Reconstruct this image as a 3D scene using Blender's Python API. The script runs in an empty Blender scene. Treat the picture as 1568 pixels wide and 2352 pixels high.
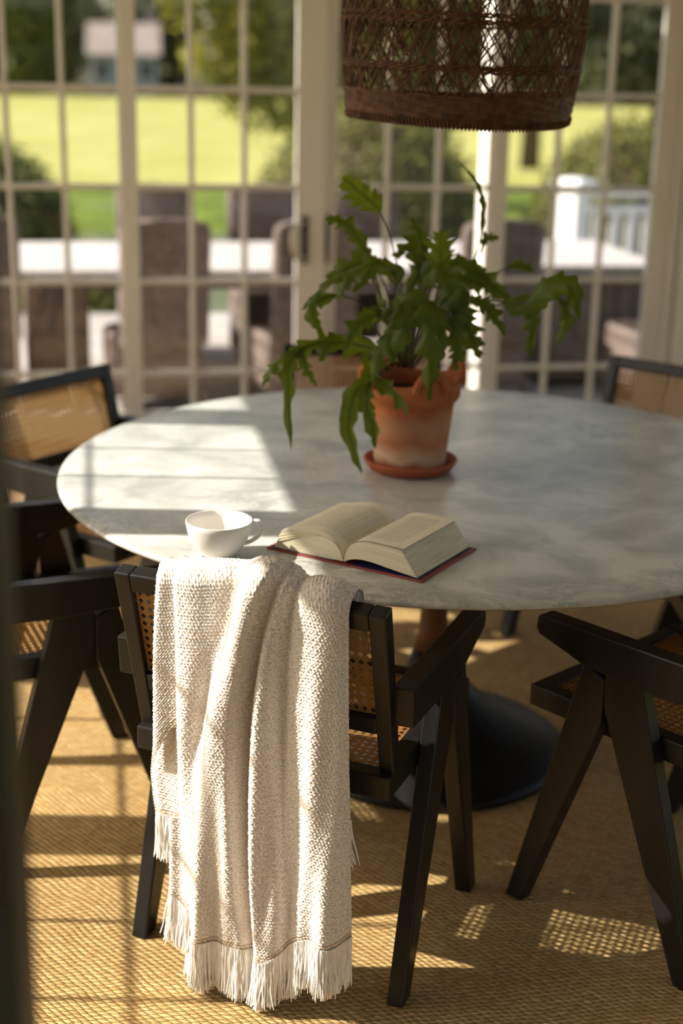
import bpy, bmesh, math, random
import numpy as np
from mathutils import Vector, Matrix, Euler

random.seed(7)
rng = np.random.default_rng(11)
SC = bpy.context.scene
COL = SC.collection
R = math.radians
PI = math.pi

# ------------------------------------------------------------------ camera
EYE = 1.669
YAW = R(9.98)                      # the room stands turned by this much to the camera
cam = bpy.data.cameras.new('camera')
cam_ob = bpy.data.objects.new('camera', cam)
COL.objects.link(cam_ob)
pitch, roll = R(17.51), R(1.16)
fw = Vector((0, math.cos(pitch), -math.sin(pitch)))
up0 = Vector((0, math.sin(pitch), math.cos(pitch)))
rt = Vector((1, 0, 0)) * math.cos(roll) + up0 * math.sin(roll)
up = -Vector((1, 0, 0)) * math.sin(roll) + up0 * math.cos(roll)
m = Matrix((rt, up, -fw)).transposed().to_4x4()
m.translation = (0, 0, EYE)
cam_ob.matrix_world = m
cam.sensor_fit = 'VERTICAL'
cam.sensor_height = 36.0
cam.sensor_width = 24.0
cam.lens = 50.05
cam.clip_start = 0.05
cam.clip_end = 400
cam.dof.use_dof = True
cam.dof.focus_distance = 2.47
cam.dof.aperture_fstop = 1.9
SC.camera = cam_ob

# ------------------------------------------------------------------ light
SUN_ELEV = R(40)
SUN_DIR = R(0.5)                   # the light travels towards +x, a touch away from the camera
world = bpy.data.worlds.new('sky')
SC.world = world
world.use_nodes = True
wn = world.node_tree
wn.nodes.clear()
sky = wn.nodes.new('ShaderNodeTexSky')
sky.sky_type = 'NISHITA'
sky.sun_disc = False
sky.sun_elevation = SUN_ELEV
sky.sun_rotation = R(-90) - SUN_DIR
sky.air_density = 1.0
sky.dust_density = 2.5
sky.ozone_density = 1.0
bg = wn.nodes.new('ShaderNodeBackground')
bg.inputs['Strength'].default_value = 0.155
wo = wn.nodes.new('ShaderNodeOutputWorld')
hz = wn.nodes.new('ShaderNodeMixRGB')          # hazy, slightly warm daylight
hz.blend_type = 'MULTIPLY'
hz.inputs[0].default_value = 1.0
hz.inputs[2].default_value = (1.05, 0.975, 0.88, 1)
wn.links.new(sky.outputs[0], hz.inputs[1])
wn.links.new(hz.outputs[0], bg.inputs[0])
wn.links.new(bg.outputs[0], wo.inputs[0])

sun = bpy.data.lights.new('sun', 'SUN')
sun.energy = 6.2
sun.angle = R(0.53)
sun.color = (1.0, 0.915, 0.82)
sun_ob = bpy.data.objects.new('sun', sun)
COL.objects.link(sun_ob)
ld = Vector((math.cos(SUN_ELEV) * math.cos(SUN_DIR), math.cos(SUN_ELEV) * math.sin(SUN_DIR), -math.sin(SUN_ELEV)))
sun_ob.rotation_euler = ld.to_track_quat('-Z', 'Y').to_euler()
sun_ob.location = (-6, 0, 6)

vs = SC.view_settings
vs.view_transform = 'Standard'
vs.look = 'None'
vs.exposure = 0.9
vs.gamma = 1.0
vs.use_curve_mapping = False
SC.cycles.max_bounces = 14
SC.cycles.diffuse_bounces = 5
SC.cycles.transparent_max_bounces = 32


# ------------------------------------------------------------------ helpers
class MB:
    """Collects shapes; build() links them as ONE mesh object."""

    def __init__(self):
        self.v, self.f, self.sm = [], [], []

    def add(self, vs, fs, smooth=False):
        o = len(self.v)
        self.v += [tuple(p) for p in vs]
        self.f += [tuple(i + o for i in q) for q in fs]
        self.sm += [smooth] * len(fs)
        return self

    def box(self, x0, x1, y0, y1, z0, z1, b=0.0, M=None):
        if b > 0:
            bm = bmesh.new()
            bmesh.ops.create_cube(bm, size=1)
            for p in bm.verts:
                p.co = ((x0 + x1) / 2 + p.co.x * (x1 - x0), (y0 + y1) / 2 + p.co.y * (y1 - y0), (z0 + z1) / 2 + p.co.z * (z1 - z0))
            bmesh.ops.bevel(bm, geom=bm.edges[:], offset=b, segments=2, profile=0.5, affect='EDGES')
            bm.verts.index_update()
            vs = [p.co.copy() for p in bm.verts]
            fs = [tuple(q.index for q in f.verts) for f in bm.faces]
            bm.free()
        else:
            vs = [Vector(c) for c in ((x0, y0, z0), (x1, y0, z0), (x1, y1, z0), (x0, y1, z0), (x0, y0, z1), (x1, y0, z1), (x1, y1, z1), (x0, y1, z1))]
            fs = [(0, 3, 2, 1), (4, 5, 6, 7), (0, 1, 5, 4), (1, 2, 6, 5), (2, 3, 7, 6), (3, 0, 4, 7)]
        if M is not None:
            vs = [M @ p for p in vs]
        return self.add(vs, fs)

    def prism(self, poly, a0, a1, axis='x', b=0.0, M=None):
        """A polygon in the two other axes, pushed out along axis from a0 to a1."""
        bm = bmesh.new()
        def P(a, p):
            return {'x': (a, p[0], p[1]), 'y': (p[0], a, p[1]), 'z': (p[0], p[1], a)}[axis]
        lo = [bm.verts.new(P(a0, p)) for p in poly]
        hi = [bm.verts.new(P(a1, p)) for p in poly]
        n = len(poly)
        bm.faces.new(lo[::-1])
        bm.faces.new(hi)
        for i in range(n):
            bm.faces.new((lo[i], lo[(i + 1) % n], hi[(i + 1) % n], hi[i]))
        bmesh.ops.recalc_face_normals(bm, faces=bm.faces[:])
        if b > 0:
            bmesh.ops.bevel(bm, geom=bm.edges[:], offset=b, segments=2, profile=0.5, affect='EDGES')
        bm.verts.index_update()
        vs = [p.co.copy() for p in bm.verts]
        fs = [tuple(q.index for q in f.verts) for f in bm.faces]
        bm.free()
        if M is not None:
            vs = [M @ p for p in vs]
        return self.add(vs, fs)

    def lathe(self, prof, n=48, c=(0, 0, 0), smooth=True, closed=False):
        vs, fs = [], []
        for r, z in prof:
            for k in range(n):
                a = 2 * PI * k / n
                vs.append((c[0] + r * math.cos(a), c[1] + r * math.sin(a), c[2] + z))
        m_ = len(prof)
        for i in range(m_ if closed else m_ - 1):
            j = (i + 1) % m_
            for k in range(n):
                k2 = (k + 1) % n
                fs.append((i * n + k, i * n + k2, j * n + k2, j * n + k))
        return self.add(vs, fs, smooth)

    def tube(self, pts, rad, sides=8, smooth=True, cap=True):
        pts = [Vector(p) for p in pts]
        n = len(pts)
        rads = rad if hasattr(rad, '__len__') else [rad] * n
        ref = Vector((0.31, 0.17, 0.93))
        vs, fs = [], []
        prev = None
        for i, p in enumerate(pts):
            t = (pts[min(i + 1, n - 1)] - pts[max(i - 1, 0)])
            t = t.normalized() if t.length > 1e-9 else Vector((0, 0, 1))
            if prev is None:
                a = t.cross(ref)
                if a.length < 1e-3:
                    a = t.cross(Vector((1, 0, 0)))
            else:
                a = prev - t * prev.dot(t)
            a.normalize()
            prev = a
            b = t.cross(a)
            for k in range(sides):
                g = 2 * PI * k / sides
                vs.append(p + a * (rads[i] * math.cos(g)) + b * (rads[i] * math.sin(g)))
        for i in range(n - 1):
            for k in range(sides):
                k2 = (k + 1) % sides
                fs.append((i * sides + k, i * sides + k2, (i + 1) * sides + k2, (i + 1) * sides + k))
        if cap:
            fs.append(tuple(range(sides))[::-1])
            fs.append(tuple((n - 1) * sides + k for k in range(sides)))
        return self.add(vs, fs, smooth)

    def mesh(self, name):
        me = bpy.data.meshes.new(name)
        me.from_pydata(self.v, [], self.f)
        me.polygons.foreach_set('use_smooth', self.sm)
        me.update()
        return me

    def build(self, name, mt, parent=None):
        return link(name, self.mesh(name), mt, parent)


def link(name, me, mt, parent=None):
    if mt is not None and not me.materials:
        me.materials.append(mt)
    o = bpy.data.objects.new(name, me)
    COL.objects.link(o)
    if parent is not None:
        o.parent = parent
    return o


def grid_mesh(name, P, uv=None, closed_u=False):
    """P: (rows, cols, 3) array -> smooth quad mesh; uv: (rows, cols, 2)."""
    r, c, _ = P.shape
    idx = np.arange(r * c).reshape(r, c)
    q = np.stack([idx[:-1, :-1], idx[:-1, 1:], idx[1:, 1:], idx[1:, :-1]], -1).reshape(-1, 4)
    me = bpy.data.meshes.new(name)
    me.vertices.add(r * c)
    me.vertices.foreach_set('co', P.reshape(-1).astype(np.float32))
    me.loops.add(len(q) * 4)
    me.loops.foreach_set('vertex_index', q.reshape(-1).astype(np.int32))
    me.polygons.add(len(q))
    me.polygons.foreach_set('loop_start', (np.arange(len(q)) * 4).astype(np.int32))
    me.polygons.foreach_set('use_smooth', np.ones(len(q), bool))
    if uv is not None:
        l = me.uv_layers.new(name='UVMap')
        l.data.foreach_set('uv', uv.reshape(-1, 2)[q.reshape(-1)].reshape(-1).astype(np.float32))
    me.update(calc_edges=True)
    me.validate()
    return me


def tag(o, label=None, cat=None, group=None, kind=None):
    if label: o['label'] = label
    if cat: o['category'] = cat
    if group: o['group'] = group
    if kind: o['kind'] = kind
    return o


def empty(name, loc=(0, 0, 0), rz=0.0):
    o = bpy.data.objects.new(name, None)
    o.empty_display_size = 0.1
    COL.objects.link(o)
    o.location = loc
    o.rotation_euler = (0, 0, rz)
    return o


def copy_tree(o, parent=None):
    c = o.copy()
    COL.objects.link(c)
    if parent is not None:
        c.parent = parent
    for ch in list(o.children):
        copy_tree(ch, c)
    return c


def room(u, v, z=0.0):
    """Room coordinates (u along the glazed wall, v towards it) to world."""
    return Vector((u * math.cos(YAW) - v * math.sin(YAW), u * math.sin(YAW) + v * math.cos(YAW), z))


def bez(pts, n):
    """Catmull-Rom through pts."""
    P = np.array(pts, float)
    P = np.vstack([2 * P[0] - P[1], P, 2 * P[-1] - P[-2]])
    out = []
    k = len(P) - 3
    for s in np.linspace(0, k, n):
        i = min(int(s), k - 1)
        t = s - i
        a, b, c, d = P[i:i + 4]
        out.append(0.5 * ((2 * b) + (c - a) * t + (2 * a - 5 * b + 4 * c - d) * t ** 2 + (3 * b - a - 3 * c + d) * t ** 3))
    return np.array(out)


# ------------------------------------------------------------------ materials
def new_mat(name, col=(0.5, 0.5, 0.5), rough=0.5, spec=0.5, metal=0.0):
    mt = bpy.data.materials.new(name)
    mt.use_nodes = True
    b = mt.node_tree.nodes['Principled BSDF']
    b.inputs['Base Color'].default_value = (*col, 1)
    b.inputs['Roughness'].default_value = rough
    b.inputs['Specular IOR Level'].default_value = spec
    b.inputs['Metallic'].default_value = metal
    return mt


def nodes_of(mt):
    return mt.node_tree.nodes, mt.node_tree.links, mt.node_tree.nodes['Principled BSDF']


def N(nt, typ, **kw):
    n = nt.nodes.new(typ)
    for k, v in kw.items():
        if k in n.inputs.keys():
            n.inputs[k].default_value = v
        else:
            setattr(n, k, v)
    return n


def noisy(name, cols, scale=8, detail=4, rough=0.5, spec=0.5, bump=0.0, bscale=None, stretch=(1, 1, 1), lo=0.35, hi=0.65, coord='Object', metal=0.0, bdist=0.01):
    mt = new_mat(name, cols[0], rough, spec, metal)
    nd, lk, b = nodes_of(mt)
    nt = mt.node_tree
    tc = N(nt, 'ShaderNodeTexCoord')
    mp = N(nt, 'ShaderNodeMapping')
    mp.inputs['Scale'].default_value = stretch
    lk.new(tc.outputs[coord], mp.inputs['Vector'])
    nz = N(nt, 'ShaderNodeTexNoise', Scale=scale, Detail=detail)
    lk.new(mp.outputs[0], nz.inputs['Vector'])
    rp = N(nt, 'ShaderNodeValToRGB')
    el = rp.color_ramp.elements
    el[0].position, el[1].position = lo, hi
    el[0].color, el[1].color = (*cols[0], 1), (*cols[-1], 1)
    for i, c in enumerate(cols[1:-1]):
        e = el.new(lo + (hi - lo) * (i + 1) / (len(cols) - 1))
        e.color = (*c, 1)
    lk.new(nz.outputs['Fac'], rp.inputs[0])
    lk.new(rp.outputs[0], b.inputs['Base Color'])
    if bump:
        n2 = N(nt, 'ShaderNodeTexNoise', Scale=bscale or scale * 4, Detail=3)
        lk.new(mp.outputs[0], n2.inputs['Vector'])
        bp = N(nt, 'ShaderNodeBump', Strength=bump, Distance=bdist)
        lk.new(n2.outputs['Fac'], bp.inputs['Height'])
        lk.new(bp.outputs[0], b.inputs['Normal'])
    return mt


M = {}
M['black_wood'] = noisy('black_stained_wood', [(0.006, 0.0055, 0.005), (0.014, 0.0125, 0.011)], 14, 5, 0.40, 0.38, 0.06, 60, (1, 1, 0.15))
M['white_paint'] = noisy('white_paint', [(0.79, 0.75, 0.68), (0.83, 0.79, 0.72)], 3, 2, 0.45, 0.4)
M['wall_paint'] = noisy('warm_wall_paint', [(0.62, 0.56, 0.47), (0.66, 0.60, 0.51)], 2, 2, 0.8, 0.2)
M['ceiling_paint'] = noisy('ceiling_paint', [(0.74, 0.71, 0.65), (0.78, 0.75, 0.69)], 2, 2, 0.9, 0.2)
M['floor_wood'] = noisy('floor_wood', [(0.20, 0.12, 0.06), (0.30, 0.19, 0.10)], 6, 4, 0.45, 0.4, 0.05, 40, (1, 0.1, 1))
M['brass'] = noisy('aged_brass', [(0.34, 0.25, 0.11), (0.46, 0.35, 0.17)], 30, 3, 0.32, 0.5, metal=1.0)
M['nickel'] = noisy('satin_nickel', [(0.72, 0.67, 0.56), (0.80, 0.75, 0.64)], 30, 3, 0.36, 0.5, metal=0.55)
M['dark_bronze'] = noisy('dark_bronze', [(0.020, 0.018, 0.014), (0.035, 0.03, 0.022)], 30, 3, 0.5, 0.4)
M['door_dark'] = noisy('olive_brown_door_paint', [(0.085, 0.075, 0.050), (0.12, 0.11, 0.075)], 10, 4, 0.45, 0.4, 0.05, 50, (1, 1, 0.1))
M['stem_wood'] = noisy('red_brown_walnut', [(0.10, 0.036, 0.014), (0.17, 0.065, 0.026)], 9, 5, 0.45, 0.35, 0.03, 40, (1, 1, 0.12))
M['pedestal'] = noisy('black_trumpet_foot', [(0.006, 0.0055, 0.006), (0.013, 0.011, 0.011)], 9, 5, 0.42, 0.28, 0.03, 40, (1, 1, 0.12))
M['ceramic'] = noisy('white_ceramic', [(0.84, 0.81, 0.76), (0.87, 0.84, 0.79)], 12, 2, 0.38, 0.45)
M['soil'] = noisy('dark_soil', [(0.018, 0.011, 0.007), (0.06, 0.04, 0.025)], 60, 5, 0.95, 0.1, 0.8, 90)
M['rattan'] = noisy('brown_rattan', [(0.07, 0.028, 0.011), (0.16, 0.068, 0.027)], 45, 4, 0.6, 0.35, 0.25, 200)
M['fringe'] = noisy('white_cotton_fringe', [(0.86, 0.82, 0.77), (0.92, 0.89, 0.85)], 90, 3, 0.95, 0.1)
M['stem'] = noisy('fern_stalk', [(0.045, 0.042, 0.012), (0.08, 0.07, 0.022)], 60, 2, 0.5, 0.4)
M['white_stone'] = noisy('white_stone', [(0.38, 0.35, 0.335), (0.45, 0.42, 0.40)], 5, 4, 0.6, 0.3)
M['deck'] = noisy('pale_stone_paving', [(0.30, 0.275, 0.255), (0.40, 0.37, 0.35)], 3, 5, 0.8, 0.2, 0.1, 30)
M['white_rail'] = noisy('white_vinyl_railing', [(0.62, 0.62, 0.62), (0.68, 0.68, 0.68)], 4, 2, 0.45, 0.4)
M['bark'] = noisy('tree_bark', [(0.05, 0.035, 0.025), (0.11, 0.08, 0.055)], 6, 5, 0.9, 0.1, 0.5, 12, (1, 1, 0.2))
M['house_wall'] = noisy('pale_siding', [(0.50, 0.52, 0.54), (0.56, 0.58, 0.60)], 0.6, 3, 0.7, 0.2)
M['house_roof'] = noisy('greyish_pink_shingles', [(0.23, 0.19, 0.17), (0.31, 0.26, 0.235)], 2, 5, 0.9, 0.1)
M['dark_glass'] = new_mat('far_window_glass', (0.05, 0.06, 0.07), 0.1, 0.6)
M['navy'] = noisy('navy_book_lining', [(0.012, 0.012, 0.06), (0.02, 0.02, 0.09)], 20, 3, 0.5, 0.4)
M['book_red'] = noisy('dark_red_book_cover', [(0.22, 0.035, 0.02), (0.32, 0.06, 0.035)], 14, 3, 0.45, 0.4)
M['lawn_shade_strip'] = noisy('shade_tinted_grass', [(0.055, 0.085, 0.012), (0.13, 0.17, 0.025)], 1.2, 6, 1.0, 0.1, 0.5, 8)  # grass darkened in its colour to stand in for shade
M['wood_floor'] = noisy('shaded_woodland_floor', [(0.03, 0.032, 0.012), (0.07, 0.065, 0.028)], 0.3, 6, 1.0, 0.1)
M['mulch'] = noisy('grey_green_bed', [(0.07, 0.085, 0.05), (0.12, 0.13, 0.08)], 2.5, 6, 1.0, 0.1, 0.5, 8)


def mat_glass():
    mt = bpy.data.materials.new('window_glass')
    mt.use_nodes = True
    nt = mt.node_tree
    nt.nodes.clear()
    tr = N(nt, 'ShaderNodeBsdfTransparent', Color=(0.97, 0.98, 0.97, 1))
    gl = N(nt, 'ShaderNodeBsdfGlossy', Color=(1, 1, 1, 1), Roughness=0.02)
    fr = N(nt, 'ShaderNodeFresnel', IOR=1.45)
    nz = N(nt, 'ShaderNodeTexNoise', Scale=2.0, Detail=1.0)
    bp = N(nt, 'ShaderNodeBump', Strength=0.02, Distance=0.01)
    mx = N(nt, 'ShaderNodeMixShader')
    ou = N(nt, 'ShaderNodeOutputMaterial')
    nt.links.new(nz.outputs['Fac'], bp.inputs['Height'])
    nt.links.new(bp.outputs[0], gl.inputs['Normal'])
    nt.links.new(fr.outputs[0], mx.inputs[0])
    nt.links.new(tr.outputs[0], mx.inputs[1])
    nt.links.new(gl.outputs[0], mx.inputs[2])
    nt.links.new(mx.outputs[0], ou.inputs[0])
    return mt


def mat_leaf(name, cols, scale, trans=0.35, rough=0.45, tcol=None, spec=0.4):
    """Leaf: principled surface with some light passing through."""
    mt = noisy(name, cols, scale, 3, rough, spec, lo=0.3, hi=0.7)
    nt = mt.node_tree
    b = nt.nodes['Principled BSDF']
    out = [n for n in nt.nodes if n.type == 'OUTPUT_MATERIAL'][0]
    tl = N(nt, 'ShaderNodeBsdfTranslucent')
    src = b.inputs['Base Color'].links[0].from_socket
    if tcol is None:
        nt.links.new(src, tl.inputs['Color'])
    else:
        tl.inputs['Color'].default_value = (*tcol, 1)
    mx = N(nt, 'ShaderNodeMixShader')
    mx.inputs[0].default_value = trans
    nt.links.new(b.outputs[0], mx.inputs[1])
    nt.links.new(tl.outputs[0], mx.inputs[2])
    nt.links.new(mx.outputs[0], out.inputs['Surface'])
    return mt


def mat_marble():
    mt = new_mat('grey_veined_marble', (0.7, 0.7, 0.68), 0.28, 0.5)
    nt = mt.node_tree
    lk = nt.links
    b = nt.nodes['Principled BSDF']
    tc = N(nt, 'ShaderNodeTexCoord')
    mp = N(nt, 'ShaderNodeMapping')
    mp.inputs['Scale'].default_value = (1, 1.2, 1)
    mp.inputs['Rotation'].default_value = (0, 0, R(28))
    lk.new(tc.outputs['Object'], mp.inputs[0])
    n1 = N(nt, 'ShaderNodeTexNoise', Scale=5.5, Detail=8, Roughness=0.62, Distortion=0.6)
    n2 = N(nt, 'ShaderNodeTexNoise', Scale=11.0, Detail=9, Roughness=0.7, Distortion=1.4)
    lk.new(mp.outputs[0], n1.inputs['Vector'])
    lk.new(mp.outputs[0], n2.inputs['Vector'])
    # thin veins where the noise crosses its middle value
    s = N(nt, 'ShaderNodeMath', operation='SUBTRACT')
    s.inputs[1].default_value = 0.5
    a = N(nt, 'ShaderNodeMath', operation='ABSOLUTE')
    lk.new(n2.outputs['Fac'], s.inputs[0])
    lk.new(s.outputs[0], a.inputs[0])
    r2 = N(nt, 'ShaderNodeValToRGB')
    r2.color_ramp.elements[0].position = 0.0
    r2.color_ramp.elements[0].color = (0.52, 0.52, 0.53, 1)
    r2.color_ramp.elements[1].position = 0.045
    r2.color_ramp.elements[1].color = (1, 1, 1, 1)
    lk.new(a.outputs[0], r2.inputs[0])
    r1 = N(nt, 'ShaderNodeValToRGB')
    r1.color_ramp.elements[0].position = 0.36
    r1.color_ramp.elements[0].color = (0.38, 0.385, 0.355, 1)
    r1.color_ramp.elements[1].position = 0.62
    r1.color_ramp.elements[1].color = (0.65, 0.645, 0.60, 1)
    lk.new(n1.outputs['Fac'], r1.inputs[0])
    # veins fade in and out
    n3 = N(nt, 'ShaderNodeTexNoise', Scale=2.3, Detail=3)
    lk.new(mp.outputs[0], n3.inputs['Vector'])
    r3 = N(nt, 'ShaderNodeValToRGB')
    r3.color_ramp.elements[0].position = 0.45
    r3.color_ramp.elements[1].position = 0.68
    lk.new(n3.outputs['Fac'], r3.inputs[0])
    mx = N(nt, 'ShaderNodeMixRGB', blend_type='MULTIPLY')
    lk.new(r3.outputs[0], mx.inputs[0])
    lk.new(r1.outputs[0], mx.inputs[1])
    lk.new(r2.outputs[0], mx.inputs[2])
    lk.new(mx.outputs[0], b.inputs['Base Color'])
    return mt


def mat_rug():
    mt = new_mat('woven_seagrass', (0.5, 0.35, 0.16), 0.85, 0.2)
    nt = mt.node_tree
    lk = nt.links
    b = nt.nodes['Principled BSDF']
    tc = N(nt, 'ShaderNodeTexCoord')
    nz = N(nt, 'ShaderNodeTexNoise', Scale=7, Detail=2)
    lk.new(tc.outputs['Object'], nz.inputs['Vector'])
    mxv = N(nt, 'ShaderNodeMixRGB', blend_type='ADD')
    mxv.inputs[0].default_value = 0.03
    lk.new(tc.outputs['Object'], mxv.inputs[1])
    lk.new(nz.outputs['Color'], mxv.inputs[2])
    # slanted short strands, row after row
    def mth(op, x, y=None, z=None):
        n_ = N(nt, 'ShaderNodeMath', operation=op)
        for i_, q in enumerate((x, y, z)):
            if q is None:
                continue
            if isinstance(q, (int, float)):
                n_.inputs[i_].default_value = q
            else:
                lk.new(q, n_.inputs[i_])
        return n_.outputs[0]
    sp = N(nt, 'ShaderNodeSeparateXYZ')
    lk.new(mxv.outputs[0], sp.inputs[0])
    rv = mth('DIVIDE', sp.outputs['Y'], 0.0115)
    row = mth('FLOOR', rv)
    fr = mth('FRACT', rv)
    uu = mth('ADD', mth('ADD', mth('DIVIDE', sp.outputs['X'], 0.0155), mth('MULTIPLY', row, 0.5)), mth('MULTIPLY', fr, 0.75))
    st = mth('POWER', mth('ABSOLUTE', mth('SINE', mth('MULTIPLY', uu, PI))), 0.45)
    pf = mth('POWER', mth('SINE', mth('MULTIPLY', fr, PI)), 0.5)
    hgt = mth('MULTIPLY', st, pf)
    cx = N(nt, 'ShaderNodeCombineXYZ')
    lk.new(mth('FLOOR', uu), cx.inputs[0])
    lk.new(row, cx.inputs[1])
    wn_ = N(nt, 'ShaderNodeTexWhiteNoise')
    lk.new(cx.outputs[0], wn_.inputs['Vector'])
    c1 = N(nt, 'ShaderNodeMixRGB')
    c1.inputs[1].default_value = (0.61, 0.38, 0.145, 1)
    c1.inputs[2].default_value = (0.79, 0.55, 0.24, 1)
    lk.new(wn_.outputs['Value'], c1.inputs[0])
    c2 = N(nt, 'ShaderNodeMixRGB')
    c2.inputs[1].default_value = (0.40, 0.235, 0.08, 1)
    lk.new(c1.outputs[0], c2.inputs[2])
    lk.new(mth('MINIMUM', mth('MULTIPLY', hgt, 1.5), 1.0), c2.inputs[0])
    # fibre streaks along each strand
    mp = N(nt, 'ShaderNodeMapping')
    mp.inputs['Scale'].default_value = (75, 330, 1)
    lk.new(tc.outputs['Object'], mp.inputs[0])
    n2 = N(nt, 'ShaderNodeTexNoise', Scale=1.0, Detail=3)
    lk.new(mp.outputs[0], n2.inputs['Vector'])
    n3 = N(nt, 'ShaderNodeTexNoise', Scale=2.2, Detail=4)
    lk.new(tc.outputs['Object'], n3.inputs['Vector'])
    r3 = N(nt, 'ShaderNodeValToRGB')
    r3.color_ramp.elements[0].position = 0.3
    r3.color_ramp.elements[0].color = (0.78, 0.78, 0.78, 1)
    r3.color_ramp.elements[1].position = 0.7
    r3.color_ramp.elements[1].color = (1.1, 1.1, 1.1, 1)
    lk.new(n3.outputs['Fac'], r3.inputs[0])
    r2 = N(nt, 'ShaderNodeValToRGB')
    r2.color_ramp.elements[0].position = 0.3
    r2.color_ramp.elements[0].color = (0.6, 0.6, 0.6, 1)
    r2.color_ramp.elements[1].position = 0.65
    r2.color_ramp.elements[1].color = (1.12, 1.12, 1.12, 1)
    lk.new(n2.outputs['Fac'], r2.inputs[0])
    m1 = N(nt, 'ShaderNodeMixRGB', blend_type='MULTIPLY')
    m1.inputs[0].default_value = 1.0
    lk.new(c2.outputs[0], m1.inputs[1])
    lk.new(r2.outputs[0], m1.inputs[2])
    m2 = N(nt, 'ShaderNodeMixRGB', blend_type='MULTIPLY')
    m2.inputs[0].default_value = 1.0
    lk.new(m1.outputs[0], m2.inputs[1])
    lk.new(r3.outputs[0], m2.inputs[2])
    lk.new(m2.outputs[0], b.inputs['Base Color'])
    ad = N(nt, 'ShaderNodeMath', operation='MULTIPLY_ADD')
    ad.inputs[1].default_value = 0.35
    lk.new(n2.outputs['Fac'], ad.inputs[0])
    lk.new(hgt, ad.inputs[2])
    bp = N(nt, 'ShaderNodeBump', Strength=0.9, Distance=0.006)
    lk.new(ad.outputs[0], bp.inputs['Height'])
    lk.new(bp.outputs[0], b.inputs['Normal'])
    return mt


def mat_throw():
    """UV in metres: u across, v up from the hem."""
    mt = new_mat('oatmeal_knit', (0.74, 0.66, 0.56), 0.95, 0.1)
    nt = mt.node_tree
    lk = nt.links
    b = nt.nodes['Principled BSDF']
    b.inputs['Sheen Weight'].default_value = 0.15
    tc = N(nt, 'ShaderNodeTexCoord')
    n1 = N(nt, 'ShaderNodeTexNoise', Scale=260, Detail=3)
    lk.new(tc.outputs['UV'], n1.inputs['Vector'])
    rp = N(nt, 'ShaderNodeValToRGB')
    e = rp.color_ramp.elements
    e[0].position, e[0].color = 0.34, (0.60, 0.50, 0.41, 1)
    e[1].position, e[1].color = 0.60, (0.91, 0.855, 0.80, 1)
    lk.new(n1.outputs['Fac'], rp.inputs[0])
    n2 = N(nt, 'ShaderNodeTexNoise', Scale=9, Detail=2)
    lk.new(tc.outputs['UV'], n2.inputs['Vector'])
    # the stitched band of tan rows just above the hem
    sx = N(nt, 'ShaderNodeSeparateXYZ')
    lk.new(tc.outputs['UV'], sx.inputs[0])
    wv = N(nt, 'ShaderNodeMath', operation='MULTIPLY')
    wv.inputs[1].default_value = 2 * PI / 0.006
    lk.new(sx.outputs['Y'], wv.inputs[0])
    sn = N(nt, 'ShaderNodeMath', operation='SINE')
    lk.new(wv.outputs[0], sn.inputs[0])
    gt = N(nt, 'ShaderNodeMath', operation='GREATER_THAN')
    gt.inputs[1].default_value = -0.1
    lk.new(sn.outputs[0], gt.inputs[0])
    lt = N(nt, 'ShaderNodeMath', operation='LESS_THAN')
    lt.inputs[1].default_value = 0.0165
    lk.new(sx.outputs['Y'], lt.inputs[0])
    an = N(nt, 'ShaderNodeMath', operation='MULTIPLY')
    lk.new(gt.outputs[0], an.inputs[0])
    lk.new(lt.outputs[0], an.inputs[1])
    mx = N(nt, 'ShaderNodeMixRGB')
    mx.inputs[2].default_value = (0.50, 0.39, 0.27, 1)
    lk.new(an.outputs[0], mx.inputs[0])
    lk.new(rp.outputs[0], mx.inputs[1])
    lk.new(mx.outputs[0], b.inputs['Base Color'])
    bp = N(nt, 'ShaderNodeBump', Strength=0.5, Distance=0.0015)
    lk.new(n1.outputs['Fac'], bp.inputs['Height'])
    lk.new(bp.outputs[0], b.inputs['Normal'])
    return mt


def mat_terracotta():
    mt = noisy('weathered_terracotta', [(0.32, 0.088, 0.030), (0.44, 0.145, 0.055)], 9, 5, 0.85, 0.2, 0.15, 80)
    nt = mt.node_tree
    lk = nt.links
    b = nt.nodes['Principled BSDF']
    src = b.inputs['Base Color'].links[0].from_socket
    tc = N(nt, 'ShaderNodeTexCoord')
    sp = N(nt, 'ShaderNodeSeparateXYZ')
    lk.new(tc.outputs['Object'], sp.inputs[0])
    nz = N(nt, 'ShaderNodeTexNoise', Scale=11, Detail=4)
    lk.new(tc.outputs['Object'], nz.inputs['Vector'])
    # lime bloom: strongest on the lower wall, in uneven bands
    ma = N(nt, 'ShaderNodeMath', operation='MULTIPLY_ADD')
    ma.inputs[1].default_value = 0.09
    lk.new(nz.outputs['Fac'], ma.inputs[0])
    lk.new(sp.outputs['Z'], ma.inputs[2])
    rp = N(nt, 'ShaderNodeValToRGB')
    e = rp.color_ramp.elements
    e[0].position, e[0].color = 0.05, (0.1, 0.1, 0.1, 1)
    e[1].position, e[1].color = 0.20, (0, 0, 0, 1)
    k = e.new(0.075); k.color = (0.85, 0.85, 0.85, 1)
    k = e.new(0.115); k.color = (0.12, 0.12, 0.12, 1)
    k = e.new(0.15); k.color = (0.35, 0.35, 0.35, 1)
    lk.new(ma.outputs[0], rp.inputs[0])
    mx = N(nt, 'ShaderNodeMixRGB')
    mx.inputs[2].default_value = (0.56, 0.42, 0.29, 1)
    lk.new(rp.outputs[0], mx.inputs[0])
    lk.new(src, mx.inputs[1])
    lk.new(mx.outputs[0], b.inputs['Base Color'])
    return mt


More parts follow.
